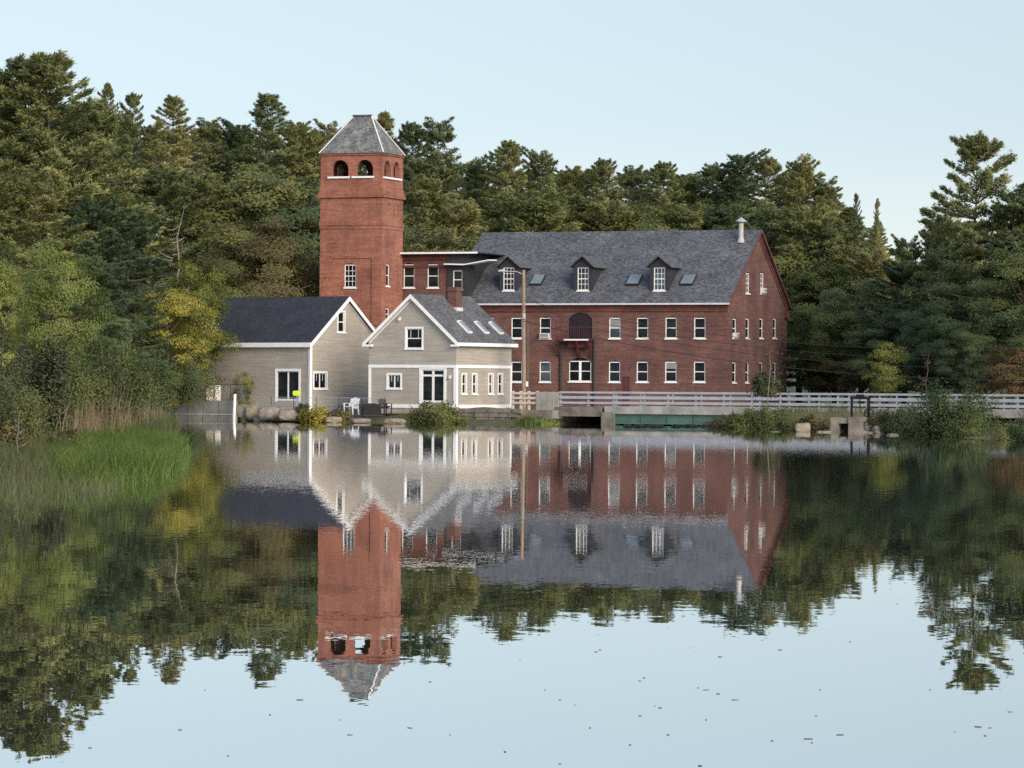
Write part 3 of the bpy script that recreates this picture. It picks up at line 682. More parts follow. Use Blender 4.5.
# house by the wall: long side to the left, gable to the right
f1 = Frame(310, 267, 38)
h1 = thing('clapboard_house', 'taupe clapboard house with long dark shingle roof and white sliding door', 'house', f1.o, -f1.t)
W1 = f1.sy(346.4, 0, 300)*2; L1 = -f1.fx(209.5, W1/2, 297)
e1 = f1.z(310, 345.4, 0, 0); r1 = f1.z(346.4, 298.2, 0, W1/2); e1 = (e1+.36*r1/(W1/2))/(1+.36/(W1/2)); s1_ = (r1-e1)/(W1/2); b1 = .7
a = MB(); dz0 = f1.z(288, 401, 0, 0)-.02; 
xd0, xd1 = f1.fx(277), f1.fx(299); zdt = f1.z(288, 371.2, xd0, 0); zdb = f1.z(288, 400.6, xd0, 0)
wall(a, Pf, -L1, 0, b1, e1, [(xd0, xd1, zdb, zdt)])
yw, ya_ = f1.sy(320.4), f1.sy(341)
h_ = [(yw-.70, yw+.70, f1.z(320, 388.4, 0, yw), f1.z(320, 373, 0, yw)), (ya_-.36, ya_+.36, f1.z(341, 332, 0, ya_), f1.z(341, 312, 0, ya_))]
wall(a, Ps, 0, W1, b1, r1, h_, lines=[(-s1_, 1, e1), (s1_, 1, e1+s1_*W1)])
wall(a, lambda u, v, d: (u, W1-d, v), -L1, 0, b1, e1); wall(a, lambda u, v, d: (-L1+d, u, v), 0, W1, b1, r1, lines=[(-s1_, 1, e1), (s1_, 1, e1+s1_*W1)])
a.build('wall', M['siding'], h1)
window(h1, (0, yw, h_[0][2]), HALF, 1.40, h_[0][3]-h_[0][2], 'pair'); window(h1, (0, ya_, h_[1][2]), HALF, .72, h_[1][3]-h_[1][2], 'slim')
a = MB(); t = .06; a.box(xd0, xd0+t, .05, .14, zdb, zdt); a.box(xd1-t, xd1, .05, .14, zdb, zdt); a.box(xd0+t, xd1-t, .053, .137, zdt-t, zdt); a.box(xd0+t, xd1-t, .053, .137, zdb, zdb+.14)
xm = (xd0+xd1)/2; a.box(xm-.06, xm+.06, .04, .12, zdb+.14, zdt-t)
for x, w in ((xd0-.16, .16), (xd1, .16)): a.box(x, x+w, -.04, .05, zdb-.1, zdt+.18)
a.box(xd0, xd1, -.035, .045, zdt, zdt+.18)
sd = a.build('sliding_door', M['white'], h1)
a = MB(); a.box(xd0+.03, xd1-.03, .075, .09, zdb+.05, zdt-.03); a.build('pane', M['glass'], sd)
a = MB(); roof_pair(a, -L1-.25, .30, W1, e1+.02, r1+.02, .30, .14); a.build('roof', M['dark_shingle'], h1)
a = MB(); ze = e1+.02-.3*s1_
a.box(-L1-.25, .30, -.36, -.303, ze-.20, ze+.14)
a.box(.003, .045, -.04, .18, b1, e1-.25); a.box(-.18, .003-.006, -.045, -.003, b1, e1-.25)
rake(a, (.303, -.30, ze+.10), (.303, W1/2, r1+.12), (1,0,0)); rake(a, (.303, W1+.30, ze+.10), (.303, W1/2, r1+.12), (1,0,0))
rake(a, (.004, 0, e1-.05), (.004, W1/2, r1-.05), (1,0,0), .22, .03); rake(a, (.004, W1, e1-.05), (.004, W1/2, r1-.05), (1,0,0), .22, .03)
a.build('trim', M['white'], h1)
a = MB(); a.tube([(.08, -.10, b1), (.08, -.10, e1-.2)], .05, 8); a.build('downspout', M['white'], h1)
# house on the stone wall: gable to the left, slim windows to the right
f2 = Frame(456, 259, 31)
h2 = thing('gabled_house', 'taupe house with white banded gable, brick chimney and row of slim windows', 'house', f2.o, -f2.t)
W2 = -f2.fx(369.0, 0, 345); D2 = f2.sy(511.5, 0, 350)
e2 = f2.z(456, 345.6, 0, 0); r2 = f2.z(412.3, 296.2, -W2/2, 0); e2 = (e2+.42*r2/(W2/2))/(1+.42/(W2/2)); s2_ = (r2-e2)/(W2/2); b2 = f2.z(456, 409.5, 0, 0)-.35
xg = lambda px: f2.fx(px)
gw = (xg(406.3), xg(421.8), f2.z(414, 348.2, xg(414), 0), f2.z(414, 328.6, xg(414), 0))
gs = (xg(388.2), xg(400.6), f2.z(394, 388.2, xg(394), 0), f2.z(394, 374.8, xg(394), 0))
dz_ = f2.z(433, 402.2, xg(433), 0); gd = (xg(421.8), xg(444.2), dz_, f2.z(433, 369.6, xg(433), 0))
a = MB(); wall(a, Pf, -W2, 0, b2, r2, [gw, gs, gd], lines=[(s2_, 1, r2-s2_*W2/2+s2_*0+0 if 0 else e2+0*s2_), (-s2_, 1, e2+s2_*W2)] if 0 else [(s2_, 1, e2), (-s2_, 1, e2+s2_*W2)])
sws = []
for px in (464.2, 474.7, 490.9, 500.4):
    y = f2.sy(px); sws.append((y-.27, y+.27, f2.z(px, 393.6, 0, y), f2.z(px, 374.4, 0, y)))
wall(a, Ps, 0, D2, b2, e2, sws)
wall(a, lambda u, v, d: (-W2+d, u, v), 0, D2, b2, e2); wall(a, lambda u, v, d: (u, D2-d, v), -W2, 0, b2, r2, lines=[(s2_, 1, e2), (-s2_, 1, e2+s2_*W2)])
a.build('wall', M['siding'], h2)
window(h2, ((gw[0]+gw[1])/2, 0, gw[2]), 0, gw[1]-gw[0], gw[3]-gw[2], 'casing'); window(h2, ((gs[0]+gs[1])/2, 0, gs[2]), 0, gs[1]-gs[0], gs[3]-gs[2], 'pair')
for q in sws: window(h2, (0, (q[0]+q[1])/2, q[2]), HALF, .54, q[3]-q[2], 'slim')
a = MB(); u0, u1, v0, v1 = gd; vt_ = v1-.42; t = .09
a.box(u0, u0+t, .05, .14, v0, v1); a.box(u1-t, u1, .05, .14, v0, v1); a.box((u0+u1)/2-.09, (u0+u1)/2+.09, .04, .13, v0, v1-t)
a.box(u0+t, u1-t, .053, .137, v1-t, v1); a.box(u0+t, u1-t, .057, .133, vt_-.08, vt_+.06); a.box(u0+t, u1-t, .053, .137, v0, v0+.12)
a.box(u0-.2, u0, -.04, .05, v0-.1, v1+.2); a.box(u1, u1+.2, -.04, .05, v0-.1, v1+.2); a.box(u0, u1, -.035, .045, v1, v1+.2)
fd = a.build('double_door', M['white'], h2)
a = MB(); a.box(u0+.04, u1-.04, .08, .095, v0+.05, v1-.04); a.build('pane', M['glass'], fd)
# roof: ridge runs back from the gable
a = MB(); ov2 = .36; zo = e2+.02-ov2*s2_
def along_y(X, z): return X, z
for sg in (0, 1):
    ex = ov2 if sg else -W2-ov2
    a.slab([(ex, -.30, zo), (ex, D2+.25, zo), (-W2/2, D2+.25, r2+.02), (-W2/2, -.30, r2+.02)], .15, 0, (0, 0, 1))
rf2 = a.build('roof', M['grey_shingle'], h2)
a = MB()
rake(a, (-W2-ov2, -.303, zo+.12), (-W2/2, -.303, r2+.14), (0,-1,0), .30); rake(a, (ov2, -.303, zo+.12), (-W2/2, -.303, r2+.14), (0,-1,0), .30)
rake(a, (-W2, -.004, e2-.06), (-W2/2, -.004, r2-.06), (0,-1,0), .20, .03); rake(a, (0, -.004, e2-.06), (-W2/2, -.004, r2-.06), (0,-1,0), .20, .03)
a.box(ov2+.003, ov2+.08, -.30, D2+.25, zo-.10, zo+.15); a.box(-W2-ov2-.02, -W2+.45, -.36, -.303+.2, zo-.14, zo+.02)
a.box(-.30, ov2, -.36, -.11, zo-.14, zo+.0)
zbelt = f2.z(456, 366.4, 0, 0)
a.box(-W2, .0, -.06, -.003, zbelt-.11, zbelt+.11); a.box(.003, .06, -.06, D2, zbelt-.11, zbelt+.11)
zbs = f2.z(456, 406.6, 0, 0)
a.box(-W2, gd[0]-.25, -.06, -.003, zbs-.13, zbs+.13); a.box(gd[1]+.25, 0, -.06, -.003, zbs-.13, zbs+.13); a.box(.003, .06, -.06, D2, zbs-.13, zbs+.13)
a.box(-.20, -.0, -.05, -.003, zbs+.13, zbelt-.11); a.box(.003, .05, -.05, .20, zbs+.13, zbelt-.11); a.box(.003, .05, D2-.2, D2, zbs+.13, zbelt-.11)
a.box(-W2, -W2+.2, -.05, -.003, zbs+.13, zbelt-.11)
a.build('trim', M['white'], h2)
def roof2z(x): return e2+.17+s2_*(-x)
# brick chimney through the right roof slope, roof windows below it
yc = D2*.56; xc_ = f2.fx(454.8, yc, 300); zc1 = f2.z(454.8, 287.2, xc_, yc)
a = MB(); a.box(xc_-.38, xc_+.38, yc-.38, yc+.38, roof2z(xc_)-1.2, zc1); a.box(xc_-.43, xc_+.43, yc-.43, yc+.43, zc1-.3, zc1-.12); a.build('chimney', M['brick_mill'], rf2)
a = MB(); a.box(xc_-.45, xc_+.45, yc-.44, yc+.44, roof2z(xc_)-.55, roof2z(xc_)-.12)
a.build('chimney_flashing', M['flash'], rf2)
for k, px in enumerate((464.2, 481.2, 495.6)):
    x_ = -.95; y_ = f2.sy(px, x_, 333); hx, hy = .52, .27
    nrm = Vector((s2_, 0, 1)).normalized(); pts = [Vector((x_+sx*hx, y_+sy2*hy, roof2z(x_+sx*hx)+.01)) for sx, sy2 in ((-1,-1),(1,-1),(1,1),(-1,1))]
    a = MB(); a.slab(pts, .12, 0, nrm); sk = a.build('roof_window', M['white'], h2)
    a = MB(); pts = [Vector((x_+sx*(hx-.08), y_+sy2*(hy-.08), roof2z(x_+sx*(hx-.08))+.02))+nrm*.115 for sx, sy2 in ((-1,-1),(1,-1),(1,1),(-1,1))]
    a.slab(pts, .02, 0, nrm); a.build('pane', M['skyglass'], sk)
for px, py in ((399.6, 318.5), (450.4, 376.6)):
    x_ = f2.fx(px); z_ = f2.z(px, py, x_, 0)
    a = MB(); a.box(x_-.10, x_+.10, -.05, -.003, z_-.08, z_+.10); a.tube([(x_, -.05, z_+.02), (x_+.1, -.22, z_-.06)], [.06, .11], 8); a.build('wall_lamp', M['plastic_white'], h2)
# stone footing under the right-hand wall, down to the water
def rock_mesh(name, sx, sy, sz, seed, m, boxy=.55, sub=3, flat=True):
    bm = bmesh.new(); bmesh.ops.create_icosphere(bm, subdivisions=sub, radius=1)
    for v in bm.verts:
        c = v.co.copy(); k = max(abs(c.x), abs(c.y), abs(c.z)); c = c.lerp(c/k*.9, boxy)
        n = mnoise.noise(c*1.3+Vector((seed*7.3, seed*1.7, 0)))*.16+mnoise.noise(c*4+Vector((seed, 3, 0)))*.06
        c = c*(1+n); v.co = Vector((c.x*sx, c.y*sy, c.z*sz))
    me = bpy.data.meshes.new(name); bm.to_mesh(me); bm.free(); me.materials.append(m); return me
rng = random.Random(5)
pA, pB = at(459, 424, 256.0), at(513, 424, 253.8)
d_ = Vector((pB.x-pA.x, pB.y-pA.y, 0)); n_ = d_.length; ang = math.atan2(d_.y, d_.x)
sw_ = thing('stone_footing', 'rubble stone retaining wall at the water under the slim windows', 'stone wall', (pA.x, pA.y, 0), ang)
a = MB(); row_z = -.3
a.box(0, n_, .35, 2.6, -.5, 1.12)
for r_ in range(5):
    x = -.1; hgt = rng.uniform(.28, .36)
    while x < n_:
        w = rng.uniform(.4, .95); t_ = rng.uniform(-.08, .06)
        a.hexa([(x+.02, t_, row_z), (x+w, t_+rng.uniform(-.05,.05), row_z), (x+w, .5, row_z), (x+.02, .5, row_z), (x+.02+rng.uniform(0,.06), t_+.03, row_z+hgt-.03), (x+w-rng.uniform(0,.06), t_+.03, row_z+hgt-.03), (x+w, .5, row_z+hgt-.03), (x+.02, .5, row_z+hgt-.03)])
        x += w
    row_z += hgt
a.build('stone_courses', M['granite'], sw_)

# ------------------------------------------------------------------ bridge
A_, B_ = at(545, 400, 255), at(1024, 400, 236)
br_ang = math.atan2(B_.y-A_.y, B_.x-A_.x)
class BF: pass
fb = Frame(545, 255, -math.degrees(br_ang))
bridge = thing('road_bridge', 'low concrete road bridge with galvanised railing and green steel girder', 'bridge', fb.o, -fb.t)
LB = fb.fx(1075); xg0, xg1 = fb.fx(616), fb.fx(722)
zf0, zf1 = .93, 1.47
a = MB(); a.box(fb.fx(606), LB, 0, 8.0, zf0+.12, zf1-.02); a.box(fb.fx(606), LB, -.18, -.003, zf0, zf1); a.build('deck', M['concrete'], bridge)
a = MB(); a.box(xg0, xg1, .05, .35, .30, zf0+.11)
a.box(xg0, xg1, -.06, .5, .22, .32)
for i in range(5):
    x = xg0+(xg1-xg0)*i/4; a.box(x-.03, x+.03, -.05, .047, .325, zf0+.1)
a.build('girder', M['green_steel'], bridge)
a = MB(); a.box(fb.fx(603), xg0-.02, -.22, 6, -.5, zf0+.11); a.box(fb.fx(556), fb.fx(603)-.02, -.15, 7.8, .72, zf0+.45)
a.build('abutment', M['granite'], bridge)
a = MB(); a.box(fb.fx(552), xg1, 7.2, 7.6, -.8, .92); a.box(fb.fx(552), fb.fx(556), .4, 7.2, -.8, .92); a.build('added_back_wall', M['mossy'], bridge)  # walls added under the deck to keep the openings dark
a = MB(); a.box(xg1+.01, fb.fx(745), .1, 6, -.5, zf0+.11); a.build('abutment', M['concrete'], bridge)
for yy in (-.02, 7.7):
    a = MB(); x0_ = fb.fx(560)
    for z, h in ((zf1+.96, .13), (zf1+.60, .19), (zf1+.22, .15)): a.box(x0_, LB, yy-.05, yy+.05, z-h/2, z+h/2)
    rail = a.build('railing', M['galv'], bridge)
    n = int((LB-x0_)/2.28)
    for i in range(n+1):
        x = x0_+2.28*i+.05; a = MB(); a.box(x-.055, x+.055, yy+.052, yy+.16, zf1-.01, zf1+1.02); a.box(x-.11, x+.11, yy+.0, yy+.2, zf1-.01, zf1+.04)
        a.build('rail_post', M['galv'], rail)
# concrete parapet block and wooden fence at the left end
xq0, xq1 = fb.fx(537.5), fb.fx(559.5)
par = thing('parapet_block', 'solid pale concrete parapet between wooden fence and bridge railing', 'parapet', fb.o, -fb.t)
a = MB(); a.box(xq0, xq1, -.12, .35, 1.1, zf1+.98)
a.box(xq0-.05, xq1+.02, -.2, .45, .55, 1.12)
for i in range(1, 4): x = xq0+(xq1-xq0)*i/4; a.box(x-.02, x+.02, -.135, -.12, 1.2, zf1+.9)
a.build('concrete_block', M['concrete'], par)
wf_ = thing('wooden_fence', 'pale wooden rail fence beside the corner of the taupe house', 'fence', fb.o, -fb.t)
a = MB(); x0_, x1_ = fb.fx(512.5), xq0-.06
for z in (1.65, 2.0, 2.34): a.box(x0_, x1_, -.04, .03, z-.08, z+.08)
a.build('rails', M['pale_wood'], wf_)
for i in range(4):
    x = x0_+(x1_-x0_)*i/3; a = MB(); a.box(x-.08, x+.08, .033, .19, .9, 2.5); a.build('post', M['pale_wood'], wf_)
bankw = thing('stone_block_wall', 'mossy granite blocks below the wooden fence at the water', 'stone wall', fb.o, -fb.t)
a = MB(); x = fb.fx(513); r3 = random.Random(9)
while x < fb.fx(553):
    w = r3.uniform(.7, 1.3); a.hexa([(x, -.3+r3.uniform(-.1,.1), -.4), (x+w-.04, -.3+r3.uniform(-.1,.1), -.4), (x+w-.04, .9, -.4), (x, .9, -.4), (x, -.2, 1.12+r3.uniform(-.06,.06)), (x+w-.04, -.2, 1.12+r3.uniform(-.06,.06)), (x+w-.04, .9, 1.15), (x, .9, 1.15)]); x += w
a.build('granite_blocks', M['granite'], bankw)
# road strip behind the railing
a = MB(); p = [fb.w(-40, .6, 1.5), fb.w(0, .6, 1.5), fb.w(0, 7.4, 1.5), fb.w(-40, 7.4, 1.5)]
# debris boom floating under the girder
for i, (px, w) in enumerate(((628, 9), (640, 14), (656, 18), (676, 10), (690, 16), (706, 12))):
    Y = shore_d(px, 429.2)+i*.3; q = at(px, 429, Y); w_ = w/14
    a = MB(); rr = random.Random(i)
    a.tube([(-w_/2, 0, .03), (-w_/4, .1, .09), (0, .05, .07), (w_/4, .12, .1), (w_/2, .05, .02)], [.05, .12, .14, .11, .04], 7)
    o = a.build('driftwood_log', M['black']); o.location = (q.x, q.y, WATER_Z); o.rotation_euler = (0, 0, rr.uniform(-.2, .2))
    tag(o, ['short dark log floating at the left end of the green girder', 'dark driftwood log second from the left abutment under the girder', 'longest dark log floating under the middle of the girder', 'stubby dark log floating right of the longest log', 'long dark log floating under the right half of the girder', 'dark log floating nearest the right end of the girder'][i], 'log', 'driftwood under the bridge')

# ------------------------------------------------------------------ poles, wires
Yp = 262
pb = at(524.0, 400, Yp); pole_top = zat(522.6, 270, Yp)
up = thing('utility_pole', 'tall pale wooden utility pole with street lamp arm before the mill', 'pole', (pb.x, pb.y, 0))
a = MB(); a.tube([(0, 0, .8), (-.04, 0, 6), (-.08, 0, pole_top)], [.17, .15, .11], 10); a.build('pole_shaft', M['wood'], up)
a = MB(); a.tube([(-.08, 0, pole_top-.35), (-.6, -.1, pole_top-.12), (-1.4, -.2, pole_top-.1)], .03, 6); arm = a.build('lamp_arm', M['galv'], up)
a = MB(); a.tube([(-1.35, -.2, pole_top-.10), (-1.65, -.22, pole_top-.06), (-1.95, -.24, pole_top-.10)], [.05, .11, .07], 10); a.build('lamp_head', M['galv'], arm)
a = MB(); a.box(.12, .30, -.22, -.02, zat(528, 386.5, Yp), zat(528, 381.5, Yp)); a.build('meter_box', M['plastic_white'], up)
a = MB(); a.tube([(-.05, -.19, pole_top-3.6), (-.05, -.19, pole_top-3.2)], [.14, .14], 8); a.build('insulator', M['galv'], up)
q = at(526.8, 400, 262.4)
o = thing('service_pole', 'short dark stained pole standing close beside the tall pale pole', 'pole', (q.x, q.y, 0))
a = MB(); a.tube([(.02, 0, .8), (0, 0, zat(526.5, 324, 262.4))], [.18, .13], 10); a.build('pole_shaft', M['dark_wood'], o)
wires = [((522.5, 300, 262), (1150, 346, 205), 'highest wire running right from the utility pole across the mill front'),
         ((522.8, 306, 262), (1150, 357, 205), 'second wire from the top crossing the mill front'),
         ((523, 312.5, 262), (1150, 366, 205), 'third wire from the top crossing the mill front'),
         ((523.2, 321, 262), (1150, 378, 205), 'lowest thick cable crossing the mill front'),
         ((522.8, 306, 262), (312, 322, 285), 'wire running left from the pole to the foot of the tower')]
for i, (p, q, lab) in enumerate(wires):
    P0, P1 = at(*p), at(*q); pts = []
    sag = 1.5 if i < 4 else .8
    for k in range(25):
        t = k/24; v = P0.lerp(P1, t); v.z -= sag*4*t*(1-t); pts.append(v)
    a = MB(); a.tube([v-P0 for v in pts], .015 if i != 3 else .024, 5)
    o = a.build('power_line', M['iron']); o.location = P0; tag(o, lab, 'wire', 'overhead wires at the utility pole')
q = at(1150, 400, 205)
o = thing('utility_pole', 'wooden pole right of the view that carries the mill wires', 'pole', (q.x, q.y, 0))
a = MB(); a.tube([(0,0,.2), (0,0,8.2)], [.17,.12], 10); a.build('pole_shaft', M['dark_wood'], o)

# ------------------------------------------------------------------ left shore: block wall, fence, odds and ends
pA, pB = at(157, 420, 270.5), at(233.5, 420, 266.8); dv = pB-pA; ln = math.hypot(dv.x, dv.y); an = math.atan2(dv.y, dv.x)
rw = thing('retaining_wall', 'grey concrete panel retaining wall at the left shore', 'retaining wall', (pA.x, pA.y, 0), an)
a = MB(); npan = 5; wtop = 1.62
a.box(0, ln, .10, .5, -.6, wtop-.02, 0)
for i in range(npan):
    x0_, x1_ = ln*i/npan+.04, ln*(i+1)/npan-.04
    a.box(x0_, x1_, 0, .097, .62, wtop); a.box(x0_, x1_, -.05, .095, -.6, .56)
    a.box(x0_, x1_, -.09, -.0, .56, .615, 1)
a.build('panels', [M['grey_block'], M['flash']], rw)
def fence(label, p0, p1, ztop, zbot, n, thick, wire):
    dv = p1-p0; ln = math.hypot(dv.x, dv.y)
    t = thing('wire_fence', label, 'fence', (p0.x, p0.y, 0), math.atan2(dv.y, dv.x))
    a = MB(); a.tube([(0,0,ztop), (ln,0,ztop)], thick, 6); a.build('top_rail', M['iron'] if wire == 0 else M['galv'], t)
    for i in range(n):
        a = MB(); x = ln*i/(n-1); a.tube([(x, .0, zbot), (x, .0, ztop+.05)], thick*1.2, 6); a.build('post', M['iron'], t)
    a = MB(); k = 0; h = ztop-zbot-.15; s_ = .22
    x = -h
    while x < ln:
        for sg in (0, 1):
            xa, xb = (x, x+h) if sg == 0 else (x+h, x)
            za, zb = zbot+.1, zbot+.1+h
            lo, hi = 0, ln
            def cut(xa, za, xb, zb):
                t0 = sorted([(lo-xa)/(xb-xa), (hi-xa)/(xb-xa)]); a0, b0 = max(0, t0[0]), min(1, t0[1])
                return None if a0 >= b0 else ((xa+(xb-xa)*a0, za+(zb-za)*a0), (xa+(xb-xa)*b0, za+(zb-za)*b0))
            c = cut(xa, za, xb, zb)
            if c: a.bar((c[0][0], 0, c[0][1]), (c[1][0], 0, c[1][1]), .006)
        x += s_
    a.build('mesh_wire', M['galv'], t)
fence('dark posted wire fence on top of the grey retaining wall', at(148, 400, 271.3)+Vector((0,.25,0)), at(247, 400, 266.5)+Vector((0,.25,0)), 2.82, 1.5, 7, .022, 0)
fence('low wire fence along the bank before the two taupe houses', at(249, 410, 264), at(385, 410, 257.5), 1.92, .5, 7, .02, 1)
q = at(234, 421, 265.8); o = MB(); o.tube([(-.03,0,-.5), (.0,0,.4), (.06,0,zat(236,394,266))], [.12,.115,.11], 10); o.tube([(.06,0,zat(236,394,266)), (.065,0,zat(236,392,266))], .13, 10, 1)
o = o.build('mooring_post', [M['white'], M['black']]); o.location = (q.x, q.y, 0); tag(o, 'white post with dark cap at the end of the grey wall', 'post')
for px0, px1, py0, lab, c, tl in ((206.2, 214.6, 385.5, 'wide pinkish board leaning behind the wire fence', 'pale_wood', .2), (215.2, 220.6, 385.2, 'narrow cream board leaning beside the pinkish board', 'stone_sill', .15)):
    Y = 272; p = at(px0, 400, Y); w = (px1-px0)/F*Y; z1 = zat(px0, py0, Y)
    a = MB(); a.hexa([(0,0,1.0),(w,0,1.0),(w,.06,1.0),(0,.06,1.0),(.0,tl,z1),(w,tl,z1),(w,tl+.06,z1),(0,tl+.06,z1)]); a.box(w*.3, w*.36, -.03, 0+.05, 1.2, 1.9)
    o = a.build('leaning_board', M[c]); o.location = (p.x, p.y, 0); tag(o, lab, 'board', 'boards behind the fence')
# boulders along the shore
rocks = [(243,411,9,10,'granite','dark lichened boulder right of the white post'),(252,412,9,11,'mossy','mossy brown boulder between the dark boulder and the long slab'),(270,413,17,10,'stucco','long pale boulder slab below the sliding door'),(287,415,13,8,'stucco','squared tan boulder left of the yellow bush'),
         (262,419,14,4,'granite','low flat rock at the waterline below the pale slab'),(333,420,13,5,'mossy','low mossy rock right of the yellow bush'),(360,421,16,4,'granite','flat rock below the white garden chair'),(395,421.5,16,4.5,'mossy','flat mossy rock below the dark garden chair'),
         (803,428,11,7.5,'mossy','tan squared boulder at the water under the bridge rail'),(824,433,12,3.5,'granite','low wet rock left of the sluice piers'),(880,430,11,7,'granite','rugged rock right of the sluice gate'),(869,426,8,8,'stucco','tan rock against the right sluice pier'),(893,436,9,4,'mossy','small mossy rock below the right shrubs'),(775,433,8,2.2,'mossy','flat grey rock below the slender sapling')]
for i, (px, py, w, h, mt, lab) in enumerate(rocks):
    Y = min(shore_d(px, max(py+h*.5, 422+ (px-200)*.02)), 268); q = at(px, py, Y); s_ = Y/F
    me = rock_mesh('boulder', w*s_*.72, w*s_*.6, h*s_*.72, i+1, M[mt], .6); o = link('boulder', me); o.location = q; o.rotation_euler = (0, 0, i*.7 % .6-.3)
    tag(o, lab, 'boulder', 'rocks along the shore')
# small yellow-green sign on a stake
q = at(297, 400, 263); t = thing('marker_sign', 'small fluorescent yellow green sign before the white sliding door', 'sign', (q.x, q.y, 0), -.3)
a = MB(); a.bar((0,0,.5), (0,0,2.1), .05); a.build('stake', M['galv'], t)
a = MB(); z0, z1 = zat(297, 395.8, 263), zat(297, 390.6, 263); n = 16
pts = [(.33*math.copysign(abs(math.cos(2*math.pi*k/n))**.5, math.cos(2*math.pi*k/n)), (z0+z1)/2+(z1-z0)/2*math.copysign(abs(math.sin(2*math.pi*k/n))**.5, math.sin(2*math.pi*k/n))) for k in range(n)]
a.poly([(x, -.05, z) for x, z in pts]); a.poly([(x, -.03, z) for x, z in pts][::-1])
for k in range(n): (xa, za), (xb, zb) = pts[k], pts[(k+1) % n]; a.poly([(xa,-.05,za),(xb,-.05,zb),(xb,-.03,zb),(xa,-.03,za)])
a.build('sign_panel', M['yellow'], t)
# garden chairs
def chair(px, py, Y, rz, m, label, s=1.0):
    q = at(px, py, Y); t = thing('garden_chair', label, 'chair', (q.x, q.y, q.z), rz, 'garden chairs on the bank')
    a = MB()
    for i in range(5): y0_ = -.32+.13*i; a.hexa([(-.29*s, y0_*s, (.40-.035*i)*s), (.29*s, y0_*s, (.40-.035*i)*s), (.29*s, (y0_+.11)*s, (.37-.035*i)*s), (-.29*s, (y0_+.11)*s, (.37-.035*i)*s), (-.29*s, y0_*s, (.43-.035*i)*s), (.29*s, y0_*s, (.43-.035*i)*s), (.29*s, (y0_+.11)*s, (.40-.035*i)*s), (-.29*s, (y0_+.11)*s, (.40-.035*i)*s)])
    a.build('seat', m, t)
    a = MB()
    for i in range(5):
        x = (-.26+.13*i)*s; top = (1.02-.05*abs(i-2))*s
        a.hexa([(x-.055*s, .30*s, .25*s), (x+.055*s, .30*s, .25*s), (x+.055*s, .33*s, .25*s), (x-.055*s, .33*s, .25*s), (x*1.1-.058*s, .62*s, top), (x*1.1+.058*s, .62*s, top), (x*1.1+.058*s, .65*s, top), (x*1.1-.058*s, .65*s, top)])
    a.build('backrest', m, t)
    for sx in (-1, 1):
        a = MB(); a.box(sx*.37*s-.06*s, sx*.37*s+.06*s, -.36*s, .45*s, .60*s, .63*s); a.build('armrest', m, t)
        a = MB(); a.box(sx*.33*s-.02, sx*.33*s+.02, -.32*s, -.22*s, -.15, .597*s); a.build('leg', m, t)
        a = MB(); a.hexa([(sx*.33*s-.02, .45*s, -.15), (sx*.33*s+.02, .45*s, -.15), (sx*.33*s+.02, .55*s, -.15), (sx*.33*s-.02, .55*s, -.15), (sx*.33*s-.02, .33*s, .597*s), (sx*.33*s+.02, .33*s, .597*s), (sx*.33*s+.02, .43*s, .597*s), (sx*.33*s-.02, .43*s, .597*s)]); a.build('leg', m, t)
chair(350.5, 412.5, 259, -.5, M['plastic_white'], 'white slatted garden chair on the bank between the houses', 1.1)
chair(386, 411.5, 257.5, .6, M['iron'], 'dark garden chair on the bank beside the black covered grill', .95)
q = at(371.5, 416, 256.5); t = thing('covered_grill', 'rounded black covered grill on the bank before the gabled house', 'grill', (q.x, q.y, .55), .2)
a = MB(); prof = [(.0,.0),(.06,.72),(.18,.95),(.4,1.04),(.9,1.05),(1.15,.98),(1.32,.75),(1.38,.0)]
n0 = [(x-.69, -.32, z*.95) for x, z in prof]; n1 = [(x-.69, .32, z*.95) for x, z in prof]
a.poly(n0); a.poly(n1[::-1])
for k in range(len(prof)): k2 = (k+1) % len(prof); a.poly([n0[k], n0[k2], n1[k2], n1[k]])
a.build('cover', M['black'], t)
a = MB(); a.bar((-.74, -.36, .12), (.74, -.36, .12), .04); a.build('hem_cord', M['iron'], t)

# ------------------------------------------------------------------ sluice gate
Ys = 221; q = at(857, 434, Ys); s_ = Ys/F
t = thing('sluice_gate', 'black iron sluice gate frame on concrete piers at the right shore', 'sluice gate', (q.x, q.y, 0), -.35)
X = lambda px: (px-857)*s_
Z = lambda py, px=857: zat(px, py, Ys)
a = MB(); a.box(X(831), X(838.6), -.3, 1.8, -.8, Z(417.5)); a.box(X(849.4), X(866.5), -.35, 1.8, -.8, Z(417)); a.box(X(838.6), X(849.4), -.2, 1.8, Z(423.5), Z(418.6))
a.build('pier', M['granite'], t)
a = MB(); a.box(X(838.7), X(849.3), .5, .6, -.8, Z(423.6)); a.build('dark_opening', M['black'], t)  # black sheet stands in for the dark opening between the piers
a = MB(); zt_ = Z(398)
a.bar((X(850.2), .3, Z(417.2)), (X(850.2), .3, zt_), .13); a.bar((X(867.5), .3, Z(417.2)), (X(867.5), .3, zt_), .16)
a.bar((X(848.6), .3, zt_), (X(869), .3, zt_), .20, .16); a.bar((X(858.5), .3, zt_+.2), (X(858.5), .3, Z(408)), .06)
a.box(X(855), X(862), .15, .45, zt_+.08, zt_+.22); a.bar((X(867.5), .25, Z(414)), (X(871), .25, Z(418)), .1)
gf = a.build('gate_frame', M['black'], t)
a = MB(); ang_ = [2*math.pi*k/14 for k in range(15)]
a.tube([(X(868.5)+.3*math.cos(g), .18, Z(418.5)+.32+.3*math.sin(g)) for g in ang_], .045, 6, cap=False)
for g in ang_[:14:3]: a.bar((X(868.5), .18, Z(418.5)+.32), (X(868.5)+.3*math.cos(g), .18, Z(418.5)+.32+.3*math.sin(g)), .04)
